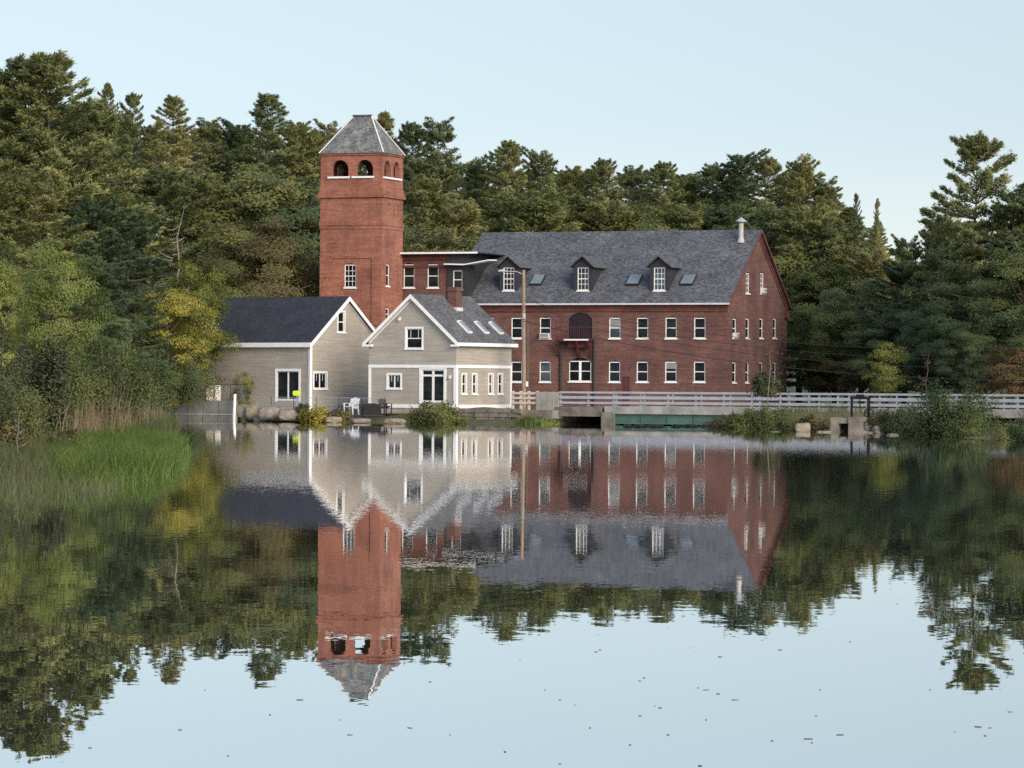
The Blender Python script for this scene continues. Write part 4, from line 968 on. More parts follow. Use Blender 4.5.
a.build('hand_wheel', M['black'], t)

# ------------------------------------------------------------------ vegetation
def unit(a): return a/np.maximum(np.linalg.norm(a, axis=-1, keepdims=True), 1e-9)
def blades(pos, dirs, ln, wd, rs, face=None):                     # narrow diamond blades
    d = unit(dirs); r = unit(np.cross(d, unit(rs.normal(size=d.shape)+1e-6) if face is None else face+rs.normal(0, .42, d.shape))); ln, wd = ln[:, None], wd[:, None]
    a = pos; c = pos+d*ln; m_ = pos+d*ln*.45
    V = np.stack([a, m_+r*wd/2, c, m_-r*wd/2], 1).reshape(-1, 3)
    return V
def leaves(pos, nrm, size, rs, asp=.62):               # flat leaf quads
    n = unit(nrm); u = unit(np.cross(n, unit(rs.normal(size=n.shape)))); v = np.cross(n, u); s = size[:, None]
    return np.stack([pos-u*s*.5, pos+v*s*.5*asp, pos+u*s*.5, pos-v*s*.5*asp], 1).reshape(-1, 3)
def quads(V, name, m, axis=(0, 0), up=.55, mix=.72):
    """leaf faces; their shading normals lean outward from the crown, as light scatters in a real mass of leaves"""
    Q = V.reshape(-1, 4, 3); g = unit(np.cross(Q[:, 2]-Q[:, 0], Q[:, 3]-Q[:, 1])); c = Q.mean(1)
    out = c-np.array([axis[0], axis[1], 0]); zmid = np.percentile(c[:, 2], 45); out[:, 2] = (c[:, 2]-zmid)*.35; out = unit(out); out[:, 2] += up; out = unit(out)
    flip = (g*out).sum(1) < 0; Q = Q.copy(); Q[flip] = Q[flip][:, ::-1]; g[flip] *= -1
    n = unit(out*mix+g*(1-mix)).astype(np.float32)
    me = bpy.data.meshes.new(name); nv = len(Q)*4
    me.vertices.add(nv); me.vertices.foreach_set('co', np.ascontiguousarray(Q, np.float32).ravel())
    me.loops.add(nv); me.loops.foreach_set('vertex_index', np.arange(nv, dtype=np.int32))
    me.polygons.add(len(Q)); me.polygons.foreach_set('loop_start', np.arange(0, nv, 4, dtype=np.int32)); me.polygons.foreach_set('loop_total', np.full(len(Q), 4, np.int32))
    me.polygons.foreach_set('use_smooth', np.ones(len(Q), bool))
    me.materials.append(m); me.update(calc_edges=True)
    me.normals_split_custom_set_from_vertices(np.repeat(n, 4, 0).tolist())
    return me
def pine_proto(seed, H=25., R=4.6, base=.12, step=.90, dens=16., top_round=.6, skip=.14, wmul=.30, irr=.30):
    rs = np.random.RandomState(seed); rd = random.Random(seed)
    tr = MB(); k = 8
    bend = [(0.25*math.sin(i*1.1+seed)*i/k, .25*math.cos(i*.9+seed)*i/k, H*i/k) for i in range(k+1)]
    tr.tube(bend, [max(.035, .30*(1-i/k)**.9) for i in range(k+1)], 8)
    axis = lambda z: np.array([np.interp(z, [b[2] for b in bend], [b[0] for b in bend]), np.interp(z, [b[2] for b in bend], [b[1] for b in bend]), z])
    P, D = [], []
    z = base*H
    sect = [rd.uniform(1-irr*1.3, 1+irr*.65) for _ in range(7)]; az0 = rd.uniform(0, 6.28)
    while z < H*.985:
        t = (z-base*H)/(H*(1-base)); nb = rd.choice((5, 5, 6, 7))
        prof = (1-t)**top_round*(.62+.38*min(1, t*4))
        az0 += rd.uniform(.4, 1.2); wh = rd.uniform(1-irr*.95, 1+irr*.6)
        for b in range(nb):
            if rd.random() < skip: continue
            az = az0+b*2*math.pi/nb+rd.uniform(-.3, .3)
            Lb = max(.45, R*prof*1.12*wh*rd.uniform(1-irr*1.25, 1+irr*.75)*sect[int((az % 6.28)/.9)])
            e = math.radians(-6+46*t**1.9+rd.uniform(-3.5, 4)); cv = rd.uniform(.07, .15)
            dirh = np.array([math.cos(az), math.sin(az), 0]); lat = np.array([-math.sin(az), math.cos(az), 0])
            n = int(Lb*dens*(.55+.13*Lb)*(1 if t < .85 else 1.5))+5
            s = rs.beta(1.7, 1.05, n)*.86+.14
            side = rs.normal(0, 1, n)*wmul*Lb*(.35+.65*np.sqrt(np.clip(s, 0, 1)))*(1.12-s)*1.2
            zz_ = Lb*(math.tan(e)*s+cv*s*s)
            p = axis(z)[None]+dirh[None]*(Lb*s)[:, None]+lat[None]*side[:, None]
            p[:, 2] += zz_+rs.normal(0, .085, n)-np.abs(side)*.06
            P.append(p); D.append(dirh[None]*.8+lat[None]*(np.sign(side)*.55)[:, None]+np.array([0, 0, .55])[None]+rs.normal(0, .25, (n, 3)))
            o = axis(z); pts = [tuple(o+dirh*Lb*q_+np.array([0, 0, Lb*(math.tan(e)*q_+cv*q_*q_)])) for q_ in (0, .35, .85)]
            tr.tube(pts, [max(.02, .022*Lb), .015*Lb, .008], 4, cap=False)
        z += step*rd.uniform(.75, 1.3)*(1 if t < .85 else .6)
    P = np.concatenate(P); D = unit(np.concatenate(D)); nb = 9
    pos = np.repeat(P, nb, 0)+rs.normal(0, .07, (len(P)*nb, 3)); d = np.repeat(D, nb, 0)+rs.normal(0, .55, (len(P)*nb, 3)); d[:, 2] = d[:, 2]*.75+.12
    rad = pos.copy(); rad[:, 2] = 0; face = unit(unit(rad)*.9+np.array([0, 0, .55]))
    V = blades(pos, d, rs.uniform(.24, .46, len(pos)), rs.uniform(.055, .11, len(pos)), rs, face)
    return V, tr
def broad_proto(seed, H=14., R=4.5, base=.2, nc=70, per=130, leaf=.24, cr=1.0, droop=.0, shell=.5, zpow=1.0):
    rs = np.random.RandomState(seed); rd = random.Random(seed); tr = MB(); k = 5
    top = H*.8; bend = [(.3*math.sin(i+seed)*i/k, .3*math.cos(1.3*i+seed)*i/k, top*i/k) for i in range(k+1)]
    tr.tube(bend, [max(.04, .02*H*(1-i/k)) for i in range(k+1)], 7)
    V = []; zc, zr = (H*(1+base))/2, H*(1-base)/2
    lob = [(rs.uniform(0, 6.28), rs.uniform(.6, 1.25)) for _ in range(6)]
    for i in range(nc):
        while True:
            q_ = rs.uniform(-1, 1, 3); r = np.linalg.norm(q_)
            if shell < r < 1: break
        az = math.atan2(q_[1], q_[0]); f = 1
        for a_, w in lob:
            dl = abs((az-a_+math.pi) % (2*math.pi)-math.pi)
            if dl < .5: f *= w
        c = np.array([q_[0]*R*f, q_[1]*R*f, zc+q_[2]*zr*(1-.12*rs.rand())])
        rad = cr*rs.uniform(.6, 1.35); n = int(per*(rad/cr)**2)
        p = rs.normal(0, 1, (n, 3)); p = unit(p)*(rs.rand(n, 1)**.5); nrm = p*.6+unit(np.array([q_[0], q_[1], q_[2]*.5+.35]))*.9+rs.normal(0, .35, (n, 3))
        p = p*np.array([rad, rad, rad*.62])
        if droop: p[:, 2] -= droop*rs.rand(n)**2*rad*1.6*(q_[2] > -.3)
        V.append(leaves(c+p, nrm, rs.uniform(.65, 1.35, n)*leaf, rs))
        if i % 2 == 0:
            zt_ = min(top*.95, max(base*H*.5, c[2]-abs(rs.normal(0, .25))*H)); o = np.array([0, 0, zt_])
            md = (o+c)/2+np.array([0, 0, -.15]); tr.tube([tuple(o), tuple(md), tuple(c)], [.011*H*.5, .006*H*.5, .01], 4, cap=False)
    return np.concatenate(V), tr
def shrub_proto(seed, R=1., H=1., n=1600, leaf=.10, stems=14, upright=.3, rag=.35, asp=.6):
    rs = np.random.RandomState(seed); rd = random.Random(seed); tr = MB(); V = []
    for i in range(stems):
        az = rd.uniform(0, 6.28); r = R*rd.uniform(.15, 1)**.7; h = H*rd.uniform(1-rag*1.6, 1.0)*(1-.45*(r/R)**2)
        b0 = np.array([math.cos(az)*r*.35, math.sin(az)*r*.35, 0]); e = np.array([math.cos(az)*r, math.sin(az)*r, h])
        md = (b0+e)/2*np.array([1, 1, 1.15]); tr.tube([tuple(b0), tuple(md), tuple(e)], [.02+.004*H, .014+.002*H, .006], 4, cap=False)
        m_ = n//stems; t = rs.beta(1.6, 1.0, m_)[:, None]; p = b0*(1-t)**2+md*2*t*(1-t)+e*t*t
        p = p+rs.normal(0, 1, (m_, 3))*np.array([R*.20, R*.20, H*.10])*(1.15-t*.6); p[:, 2] = np.maximum(p[:, 2], .02*H)
        nrm = rs.normal(0, .8, (m_, 3))+np.array([0, -.15, .8]); V.append(leaves(p, nrm, rs.uniform(.6, 1.4, m_)*leaf, rs, asp))
    return np.concatenate(V), tr
_meshes = {}
def plant_meshes(key, maker, leafm, barkm, part, wood):
    k = (key, leafm, barkm)
    if k not in _meshes:
        if key not in _meshes: _meshes[key] = maker()
        V, tr = _meshes[key]
        _meshes[k] = (quads(V, part, M[leafm]), tr.mesh(wood, M[barkm], False))
    return _meshes[k]
PINES = {('pine', i): (lambda i=i: pine_proto(100+i, R=(6.0, 6.8, 5.4, 7.2, 6.3)[i], base=(.10, .12, .08, .14, .10)[i], top_round=(.54, .45, .66, .42, .50)[i], skip=(.08, .12, .06, .15, .10)[i])) for i in range(5)}
PINES[('pine', 5)] = lambda: pine_proto(107, R=8.2, base=.08, step=.95, dens=16., top_round=.74, skip=.04, wmul=.28, irr=.13)
PINES[('pine', 6)] = lambda: pine_proto(118, R=7.6, base=.10, step=.95, dens=16., top_round=.62, skip=.07, wmul=.28, irr=.17)
PINES[('open_pine', 0)] = lambda: pine_proto(211, R=7.4, base=.22, step=1.15, dens=19., top_round=.62, skip=.14, wmul=.25, irr=.22)
BROADS = {('broad', i): (lambda i=i: broad_proto(300+i, R=(4.6, 5.0, 3.8)[i], base=(.12, .16, .10)[i], nc=(95, 105, 85)[i], per=330, leaf=.16)) for i in range(3)}
BROADS[('vine', 0)] = lambda: broad_proto(351, H=8., R=2.6, base=.02, nc=80, per=340, leaf=.11, cr=.62, droop=.45)
BROADS[('vine', 1)] = lambda: broad_proto(352, H=8., R=2.9, base=.05, nc=80, per=340, leaf=.11, cr=.60, droop=.35)
BROADS[('young', 0)] = lambda: broad_proto(361, H=5., R=1.6, base=.12, nc=60, per=120, leaf=.10, cr=.46, shell=.2)
protoH = {'pine': 25., 'open_pine': 25., 'broad': 14., 'vine': 8., 'young': 5.}
def tree(name, label, cat, px, pytop, Y, key, leafm, wmul=1.0, rot=0.0, group=None, barkm='bark', zb=None, lean=0.0):
    top = at(px, pytop, Y); zb = gz(top.x, top.y)-.1 if zb is None else zb
    cm, tm = plant_meshes(key, {**PINES, **BROADS}[key], leafm, barkm, 'crown', 'trunk')
    s = max(.15, (top.z-zb)/float(np.percentile(_meshes[key][0][:, 2], 99.85)))
    t = thing(name, label, cat, (top.x, top.y, zb), rot, group); t.scale = (s*wmul, s*wmul, s)
    link('crown', cm, t); link('trunk', tm, t)
    return t
R_ = random.Random(77)
# --- skyline row: (px, top y, distance, prototype, leaf, width, label)
sky_row = [
 (-22,66,300,6,'pine',1.1,'tall olive pine cut by the left edge of the view'),
 (22,60,300,6,'pine',1.05,'tall bushy pine second from the left edge, top of its twin crown'),
 (52,56,297,5,'pine',1.15,'tallest olive pine at the left with the highest tip'),
 (88,104,305,6,'pine',.95,'broad pine sloping down right of the tallest left pine'),
 (108,84,338,2,'pine',.55,'thin spindly pine tip first of two right of the tall left pines'),
 (134,94,342,2,'pine',.5,'thin spindly pine tip second of two right of the tall left pines'),
 (172,97,332,5,'pine',.95,'cone topped pine standing above the bare snag'),
 (152,122,322,3,'pine',.9,'wide tan green pine left of the cone topped pine'),
 (206,118,345,1,'pine',1.0,'flat topped dark pine right of the cone topped pine'),
 (236,120,350,3,'pine_dark',.9,'dark rounded pine left of the pointed pine by the tower'),
 (266,95,335,5,'pine',.95,'pointed tall pine left of the tower roof'),
 (298,122,345,4,'pine',.9,'rounded pine just left of the tower roof'),
 (330,121,352,1,'pine',.9,'pine crown behind the left side of the tower roof'),
 (384,113,340,2,'pine',.8,'pale pine tip right of the tower roof'),
 (412,124,330,6,'pine_dark',.75,'dark pine close right of the tower belfry'),
 (436,118,333,1,'pine_dark',.95,'dark pine with long right pointing limbs beyond the tower'),
 (476,160,352,3,'pine_dark',.8,'dark low pine filling the notch right of the limbed pine'),
 (508,142,342,6,'pine',.8,'fan topped pine left half of the pair above the mill roof'),
 (541,149,345,3,'pine',.85,'fan topped pine right half of the pair above the mill roof'),
 (574,167,352,4,'pine',.9,'level topped pine right of the fan topped pair'),
 (604,160,346,6,'pine',.8,'flat tipped pine above the middle dormer'),
 (632,166,352,1,'pine_dark',.85,'dark pine between the middle and third dormers'),
 (664,163,345,6,'pine',.85,'rounded pine above the third dormer'),
 (692,178,350,2,'pine',.8,'lower pine in the dip right of the third dormer'),
 (714,164,346,4,'pine',.85,'ragged pine above the roof left of the vent pipe'),
 (742,151,340,3,'pine_dark',.95,'tall dark pine right above the vent pipe'),
 (768,158,343,6,'pine',.9,'thick pine above the mill gable peak'),
 (800,157,338,3,'pine',.85,'mushroom topped pine right of the gable peak'),
 (826,178,338,1,'pine',.9,'sloping pine right of the mushroom topped pine'),
 (850,208,335,5,'pine',.8,'pine stepping down toward the gap in the skyline'),
 (878,222,330,5,'pine',.8,'low pine left of the gap in the skyline'),
 (907,236,332,1,'pine_dark',.85,'lowest dark pine in the gap of the skyline'),
 (934,216,330,3,'pine_dark',.6,'small dark pine left of the lone tall pine'),
 (1012,186,285,1,'pine_dark',1.05,'dark heavy pine below and right of the lone tall pine'),
 (1052,178,285,4,'pine_dark',1.05,'dark pine cut by the right edge of the view'),
]
for i, (px, py, Y, k, lm, w, lab) in enumerate(sky_row):
    if 95 < px < 905: Y += 235; w *= 1.12
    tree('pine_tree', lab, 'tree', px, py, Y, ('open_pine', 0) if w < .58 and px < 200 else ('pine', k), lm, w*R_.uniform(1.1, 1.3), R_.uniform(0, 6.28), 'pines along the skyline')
tree('pine_tree', 'lone tall open pine with layered limbs against the right sky', 'tree', 974, 136, 288, ('open_pine', 0), 'pine', 1.0, 2.2, 'pines along the skyline')
# --- middle and lower rows
mid_row = [
 (-10,170,270,'pine',3,'pine','wide pine limbs at the left edge below the skyline'),(40,178,272,'pine',1,'pine','broad pine below the tallest left pine'),(92,200,276,'pine',4,'pine_dark','dark layered pine above the vine covered tree'),(128,215,286,'pine',3,'pine_dark','dark layered pine left of the bare snag'),
 (160,172,312,'pine',0,'pine','tan green pine behind the bare snag'),(205,176,318,'pine',4,'pine','mid height pine right of the bare snag'),(238,168,322,'broad',0,'broad','bushy green broadleaf left of the tower shaft'),(285,178,322,'broad',1,'broad_dark','dark broadleaf beside the tower shaft'),
 (310,190,325,'pine',1,'pine_dark','dark pine touching the left edge of the tower'),(200,220,305,'broad',1,'broad','green broadleaf behind the ridge of the long house'),(232,222,303,'broad',2,'broad','green rounded tree above the long house roof'),(268,220,298,'broad',2,'olive','brownish olive tree above the long house ridge by the tower'),
 (282,250,304,'broad',0,'olive','olive tree between the long house ridge and tower'),(420,180,318,'pine',0,'pine','pine filling behind the flat roofed annex'),(455,200,322,'pine',4,'pine','pine right above the annex roof'),(430,228,310,'broad',1,'pale_green','pale green low tree behind the annex roof left part'),
 (465,236,312,'broad',2,'pale_green','pale green low tree at the left end of the slate ridge'),(500,196,330,'pine',2,'pine','yellowish young pine above the first dormer'),(535,194,326,'pine',4,'pine','spreading pine above the gap between first two dormers'),(572,200,330,'pine',1,'pine','lower pine above the middle dormer'),
 (610,198,328,'pine',3,'pine','lower pine right of the middle dormer'),(648,204,328,'broad',0,'broad','bushy tree above the third dormer roof'),(690,205,328,'pine',4,'pine','lower pine above the right skylight'),(725,206,325,'pine',0,'pine_dark','dark lower pine behind the vent pipe'),
 (770,205,322,'broad',2,'broad','green broadleaf behind the gable peak'),(800,205,318,'pine',1,'pine','spreading pine right of the mill gable'),(838,222,316,'pine',4,'pine','layered pine right of the gable, upper slope'),(872,248,310,'pine',3,'pine','layered pine below the skyline gap'),
 (836,262,312,'broad',0,'broad','broadleaf tree against the mill gable edge'),(862,280,302,'broad',1,'broad_dark','dark broadleaf behind the yellow sapling'),(905,262,298,'pine',4,'pine_dark','dark pine with drooping plates below the gap'),(945,244,285,'pine',3,'pine_dark','dark pine under the lone tall pine'),
 (985,262,276,'broad',1,'broad_dark','dark broadleaf under the right pines'),(1025,250,272,'broad',0,'broad','green broadleaf at the right edge above the orange tree'),(930,305,280,'broad',2,'broad_dark','dark round tree behind the right shrubs'),(885,310,292,'broad',0,'broad_dark','dark tree right behind the yellow sapling'),
 (818,318,310,'broad',2,'broad','low green tree at the foot of the mill gable'),(968,322,268,'broad',0,'broad_dark','dark low tree left of the orange tree'),(846,335,300,'broad',1,'olive','olive low tree between gable and yellow sapling'),(1040,310,262,'broad',2,'broad_dark','dark low tree cut by the right edge'),
 (15,245,240,'broad',0,'broad','leafy tree at the left edge behind the vines'),(105,262,250,'pine',3,'pine_dark','low dark pine between vine tree and golden tree'),(135,290,262,'pine',1,'pine_dark','dark pine boughs left of the golden tree'),(215,262,292,'broad',0,'broad','green tree behind the golden tree'),
]
for i, (px, py, Y, kd, k, lm, lab) in enumerate(mid_row):
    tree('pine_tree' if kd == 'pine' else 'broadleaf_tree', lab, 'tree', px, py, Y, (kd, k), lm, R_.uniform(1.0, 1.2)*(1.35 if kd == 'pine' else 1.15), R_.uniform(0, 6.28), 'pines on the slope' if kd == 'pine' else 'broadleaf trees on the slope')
for i in range(44):
    px = -40+i*25.5+R_.uniform(-10, 10); py = np.interp(px, [-40,110,200,300,460,560,720,800,850,900,960,1060], [92,112,126,128,160,168,170,170,205,238,222,200])+R_.uniform(-3, 9)
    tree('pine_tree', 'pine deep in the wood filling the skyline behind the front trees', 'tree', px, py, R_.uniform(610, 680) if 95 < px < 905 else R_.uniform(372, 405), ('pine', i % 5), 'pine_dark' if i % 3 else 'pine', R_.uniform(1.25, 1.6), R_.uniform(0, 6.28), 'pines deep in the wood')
# trees out of view on the right shore, between the low sun and the right-hand woods
for i in range(7):
    x, y = 58+R_.uniform(0, 12)+i*2.5, 222+i*12
    cm, tm = plant_meshes(('pine', i % 5), PINES[('pine', i % 5)], 'pine_dark', 'bark', 'crown', 'trunk')
    t = thing('pine_tree', 'shore pine outside the right edge of the view', 'tree', (x, y, .8), R_.uniform(0, 6), 'pines outside the right edge'); t.scale = (1.3, 1.3, R_.uniform(.75, 1.0)); link('crown', cm, t); link('trunk', tm, t)
# --- near and special trees
tree('vine_tree', 'bright lime vine draped tree on the left bank', 'tree', 55, 236, 172, ('broad', 2), 'lime', .86, .4)
tree('vine_tree', 'vine covered tree with lime sprays cut by the left edge', 'tree', -8, 262, 168, ('broad', 0), 'lime', .62, 1.4)
tree('golden_tree', 'yellow green tree hung with vines before the long house', 'tree', 190, 261, 270, ('broad', 2), 'yellowgreen', .8, 2.0)
tree('golden_tree', 'wide golden bush tree at the left corner of the long house', 'tree', 166, 290, 267, ('broad', 0), 'yellowgreen', 1.15, 0.3)
tree('young_tree', 'slim yellow leaved young tree right of the mill behind the bridge', 'tree', 884, 341, 262, ('young', 0), 'yellowgreen', 1.25, 1.0)
tree('maple_tree', 'orange leaved maple at the right edge behind the railing', 'tree', 1010, 345, 250, ('young', 0), 'orange', 1.55, 2.0)
tree('young_tree', 'small yellow sapling against the wall of the long house', 'tree', 243, 372, 269, ('young', 0), 'yellowgreen', .7, 0)
def bare(name, label, px, pytop, Y, seed, m, spread=.35, n=9, thick=.012, pybase=None):
    top = at(px, pytop, Y); zb = gz(top.x, top.y)-.1 if pybase is None else zat(px, pybase, Y); H = top.z-zb; rd = random.Random(seed)
    t = thing(name, label, 'tree', (top.x, top.y, zb), 0); a = MB()
    a.tube([(0,0,0), (.02*H,0,H*.3), (.0,0,H*.5), (.035*H,0,H*.7), (.02*H,0,H*.84), (.06*H,0,H)], [thick*H, thick*H*.9, thick*H*.75, thick*H*.55, thick*H*.4, .012], 7); a.build('trunk', m, t)
    a = MB()
    for i in range(n):
        z = H*rd.uniform(.35, .95); az = rd.uniform(0, 6.28); l = H*spread*rd.uniform(.4, 1)*(1.15-z/H)
        e = Vector((math.cos(az)*l, math.sin(az)*l*.6, l*rd.uniform(-.1, .7))); p0 = Vector((0,0,z)); pm = p0+e*.5+Vector((0,0,-.06*l))
        a.tube([p0, pm, p0+e], [thick*H*.4, thick*H*.25, .012], 5)
        for k in range(4):
            if n > 20 and k > 1: break
            q0 = p0+e*rd.uniform(.4, .95); a.tube([q0, q0+Vector((rd.uniform(-1,1), rd.uniform(-1,1), rd.uniform(0,1)))*l*.35], [.016, .006], 4)
    a.build('limbs', m, t)
bare('dead_tree', 'bleached bare snag standing above the golden tree', 173, 206, 276, 3, M['pale_bark'], .26, 12, .0075)
bare('dead_tree', 'grey leafless tree behind the right shrubs', 926, 352, 250, 5, M['bark'], .5, 12, .010)
bare('dead_tree', 'short bare forked stem rising from the left reeds', 17, 410, 112, 8, M['pale_bark'], .4, 6, .010)
tree('pine_tree', 'thin hazy grey treetop in the skyline gap', 'tree', 856, 194, 560, ('open_pine', 0), 'greygreen', .30, 1.0)
tree('pine_tree', 'second thin treetop right of the hazy grey one', 'tree', 877, 199, 560, ('pine', 2), 'pine', .38, 2.0)
# --- shrubs: (px, top, bottom, width px, distance, leaf, label)
shrubs = [
 (-8,300,452,80,140,0,'greygreen','tall grey green shrub cut by the left edge'),(34,328,450,84,142,1,'greygreen','grey green shrub below the lime vines'),(80,338,440,80,150,0,'broad','green shrub mass right below the lime vine tree'),
 (112,312,430,80,165,2,'broad','green shrub between vine tree and golden tree'),(118,330,425,60,168,1,'lime','yellowish green shrub at the middle of the left bank'),(150,345,418,56,200,0,'broad_dark','dark shrub behind the start of the wire fence'),
 (20,372,455,66,128,2,'broad','low green shrub at the left edge over the reeds'),(60,380,440,62,162,2,'broad_dark','dark low shrub behind the reed bed'),(98,376,432,56,172,1,'greygreen','low grey green shrub left of the dry reeds'),
 (5,415,462,44,118,1,'olive','low rusty shrub at the left edge of the reeds'),(68,420,455,44,122,1,'olive','low tan shrub behind the brightest reeds'),(192,350,402,64,265.5,2,'broad_dark','dark shrub behind the wire fence beside the boards'),
 (440,397,428,52,252,0,'broad','round dark green bush at the water before the gabled house'),(422,410,427,36,252.5,2,'broad','low bush left of the round bush by the water'),(316,402,425,34,256,1,'yellowgreen','yellowing bush at the water before the long house'),(340,406,423,22,257,1,'olive','small russet bush beside the white garden chair'),
 (303,402,414,16,260,2,'broad_dark','small dark bush below the yellow sign'),(533,415,428,34,252,2,'broad','low green shrub at the foot of the mossy blocks'),(548,418,428,20,251.5,1,'lime','small bright shrub beside the culvert opening'),(460,413,426,18,252.4,2,'broad_dark','small dark plant against the stone footing'),
 (742,408,432,42,236,1,'broad','shrub in front of the right end of the girder'),(768,402,433,46,230,0,'broad','leafy shrub around the slender sapling'),(720,415,432,30,238,2,'olive','low brownish shrub over the end of the girder'),(790,412,433,28,226,2,'broad','low shrub before the bridge right of the sapling'),(815,412,432,30,224,1,'olive','scrubby bush between the sapling and sluice gate'),
 (906,397,439,52,212,0,'greygreen','grey green shrub right of the sluice rocks'),(948,379,444,98,205,0,'broad_dark','largest round shrub on the right shore'),(972,392,444,54,204,2,'broad_dark','leafy shrub right of the largest right shrub'),(925,410,442,44,206,1,'broad_dark','dark low shrub at the water under the largest shrub'),(1004,418,446,44,190,2,'broad','low green shrub near the right edge of the shore'),(1030,408,450,44,184,0,'broad_dark','dark shrub cut by the right edge'),(880,408,432,24,216,1,'olive','thin twiggy bush behind the sluice rocks'),
 (965,414,445,56,202,2,'broad','low leafy shrub spreading at the water right of the largest shrub'),(895,414,440,30,210,0,'broad_dark','small dark shrub at the water right of the flat rocks'),(1022,412,443,36,192,1,'greygreen','grey green shrub rising behind the low right edge shrubs'),
 (765,366,396,30,232,1,'greygreen','hazy leafy top around the slender sapling stem'),
]
for i, (px, t_, b_, w, Y, k, lm, lab) in enumerate(shrubs):
    base = at(px, b_, Y); top = zat(px, t_, Y); r = w/F*Y/2*1.05; h = top-base.z
    Vq, trq = shrub_proto(500+i, R=r, H=h, n=int(min(15000, max(1500, 950*r*2*h))), leaf=(.10, .12, .085)[k]*(1+.25*(Y > 200)), stems=(22, 16, 26)[k], rag=(.3, .4, .25)[k])
    cm, tm = quads(Vq, 'foliage', M[lm]), trq.mesh('stems', M['bark'], False)
    zb = base.z
    t = thing('shrub', lab, 'shrub', (base.x, base.y, zb), R_.uniform(0, 6.28), 'shrubs along the banks')
    link('foliage', cm, t); link('stems', tm, t)
# slender sapling with a pale stem in front of the gable
Y = 231; q = at(763, 432, Y); t = thing('slender_sapling', 'thin sapling with white stem in front of the mill gable', 'tree', (q.x, q.y, q.z), 0)
a = MB(); a.tube([(-.1,0,0), (.25,0,.6), (.3,0,2.2), (.45,0,4.2), (.4,0,5.2)], [.045,.04,.032,.022,.01], 6); a.build('trunk', M['pale_bark'], t)
rs = np.random.RandomState(3); p = rs.normal(0, 1, (520, 3))*np.array([.9,.7,1.3])+np.array([.35,0,3.6]); link('crown', quads(leaves(p, rs.normal(0,1,(520,3)), rs.uniform(.07,.16,520), rs), 'crown', M['greygreen']), t)

# --- reeds and grasses: nobody could count the blades
def reeds(name, label, region, n, h0, h1, wd, m, lean=.25, cat='reeds'):
    rs = np.random.RandomState(len(name)*7+n); P = []
    poly2 = [at(px, py, shore_d(px, py)) for px, py in region]
    xs = [p.x for p in poly2]; ys = [p.y for p in poly2]; N_ = len(poly2)
    while len(P) < n:
        x, y = rs.uniform(min(xs), max(xs)), rs.uniform(min(ys), max(ys)); ins = False
        for i in range(N_):
            a_, b_ = poly2[i], poly2[(i+1) % N_]
            if (a_.y > y) != (b_.y > y) and x < a_.x+(y-a_.y)*(b_.x-a_.x)/(b_.y-a_.y): ins = not ins
        if ins and rs.rand() < .45+.55*(mnoise.noise(Vector((x*.5, y*.12, 3))) > -.1): P.append((x, y))
    P = np.array(P)+rs.normal(0, 1, (n, 2))*np.array([.22, 1.6]); g = np.maximum(ground_h(P[:, 0], P[:, 1]), -.25)
    patch = np.array([mnoise.noise(Vector((x*.45, y*.10, 1.7))) for x, y in P])
    h = rs.uniform(h0, h1, n)*(1+.35*patch); az = rs.uniform(0, 6.28, n)+patch*3; ln = h*lean*rs.uniform(.1, 1.4, n)
    dx, dy = np.cos(az)*ln, np.sin(az)*ln; base = np.stack([P[:, 0], P[:, 1], g], 1); segs = 4
    fa = rs.uniform(0, 6.28, n); r = np.stack([np.cos(fa), np.sin(fa), 0*fa], 1)*wd*rs.uniform(.6, 1.3, n)[:, None]
    Vs, Fs = [], []
    for k in range(segs+1):
        t = k/segs; c = base+np.stack([dx*t**2.2, dy*t**2.2, h*(t-.22*lean*t**3*rs.uniform(.5, 1.5, n))], 1); w = (1-t**2)*.5+.02
        Vs += [c-r*w, c+r*w]
    V = np.stack(Vs, 1)                                   # n, 2*(segs+1), 3
    b = (np.arange(n)*2*(segs+1))[:, None]
    F_ = np.concatenate([b+np.array([[2*k, 2*k+1, 2*k+3, 2*k+2]]) for k in range(segs)], 0)
    o = link(name, build_mesh_np(name, V.reshape(-1, 3), F_, m)); tag(o, label, cat, kind='stuff'); return o
reeds('reeds', 'bright green cattail reeds fringing the left bank', [(60,493),(100,491),(140,487.5),(168,478),(178,462),(170,448),(150,446),(95,452),(62,462)], 20000, .45, 1.05, .034, M['reed'], .5)
reeds('reeds', 'grey green reeds at the near left edge of the pond', [(-30,507),(0,503),(110,500),(120,480),(70,455),(-30,458)], 8500, .4, .95, .026, M['reed_dark'], .4)
reeds('reeds', 'tall blue green reeds at the tip of the left bank', [(112,449),(170,449),(168,437),(172,430),(150,430),(120,438)], 4200, .8, 1.5, .034, M['reed_dark'], .2)
reeds('dry_reeds', 'dry tan reeds behind the green reed bed', [(70,462),(120,456),(160,440),(160,430),(110,436),(70,446)], 1900, .8, 2.2, .030, M['tan'], .22)
reeds('grass', 'rough grass on the far bank before the houses', [(300,422.4),(400,424.6),(455,425.4),(455,423),(400,421.5),(300,419)], 3500, .25, .6, .03, M['reed_dark'], .4, 'grass')
reeds('grass', 'rough grass at the water under the fence and bridge end', [(510,426.2),(552,427),(552,424),(510,423)], 1500, .3, .7, .03, M['reed'], .4, 'grass')
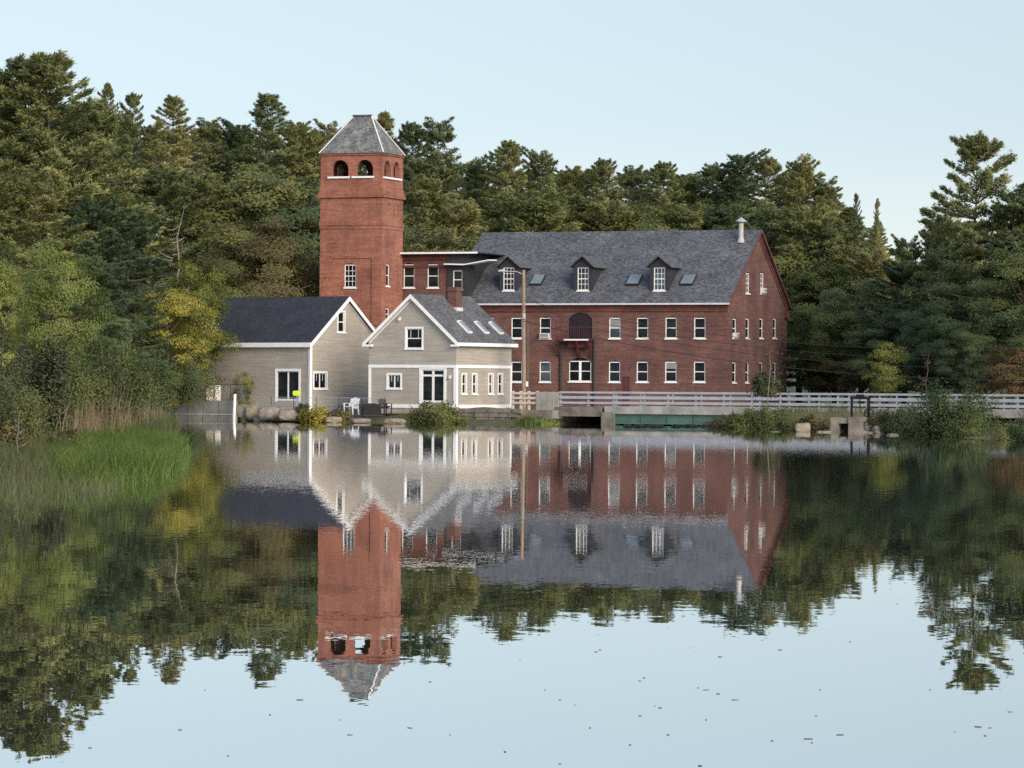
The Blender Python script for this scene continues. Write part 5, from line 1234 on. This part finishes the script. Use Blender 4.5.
reeds('grass', 'rough grass on the right shore', [(722,430),(790,432.8),(880,434.4),(900,437),(900,432),(880,430),(790,428),(722,426)], 5000, .25, .7, .03, M['reed_dark'], .4, 'grass')

# --- leaves adrift on the water
rd = random.Random(21)
spots = [(706,690),(718,694),(644,678),(660,700),(655,706),(808,739),(812,743),(822,729),(560,700),(596,652),(706,720),(760,740),(955,732),(978,727),(545,690),(482,730),(350,735),(270,715),(228,756),(150,716),(690,648),(720,657),(850,642),(300,745),(410,728),(590,728),(668,735),(895,690),(1010,712),(1000,650),(698,688),(712,691),(640,681),(660,708),(575,705),(545,738),(820,690),(905,583),(897,604),(965,725),(990,728),(985,736),(840,735),(760,720),(735,700),(600,650),(430,682),(480,706),(520,660),(340,720),(300,700),(260,740),(205,690),(180,730),(90,748),(390,755),(560,764),(700,766),(630,745),(870,660),(930,690),(1000,690),(780,650),(680,660),(450,735),(505,752),(816,716),(905,745),(640,716),(772,741)]
spots = [q for i, q in enumerate(spots) if i % 4 != 3]
for i, (px, py) in enumerate(spots):
    Y = shore_d(px, py)*(1-WATER_Z/EYE); q = at(px, py, Y); w = rd.uniform(.010, .024)*(1.7 if i in (0, 1, 8) else 1)*rd.choice((.6, 1, 1, 1.3)); el = rd.uniform(.25, .9)
    a = MB(); n = 9; z0, z1 = -.002, .003
    out = [(w*math.cos(2*math.pi*k/n)*(1+.3*math.cos(4*math.pi*k/n)), w*el*math.sin(2*math.pi*k/n)) for k in range(n)]
    cup = [rd.uniform(0, .002) for _ in out]
    top = [(x, y, z1+c) for (x, y), c in zip(out, cup)]; bot = [(x*.97, y*.97, z0) for x, y in out]
    a.poly(top); a.poly(bot[::-1])
    for k in range(n): a.poly([bot[k], bot[(k+1) % n], top[(k+1) % n], top[k]])
    o = a.build('floating_leaf', M['bark'] if i % 3 else M['mossy']); o.location = (q.x, q.y, WATER_Z+.001); o.rotation_euler = (0, 0, rd.uniform(0, 6.28))
    tag(o, 'small dark fallen leaf floating on the open pond', 'leaf', 'leaves afloat on the pond')
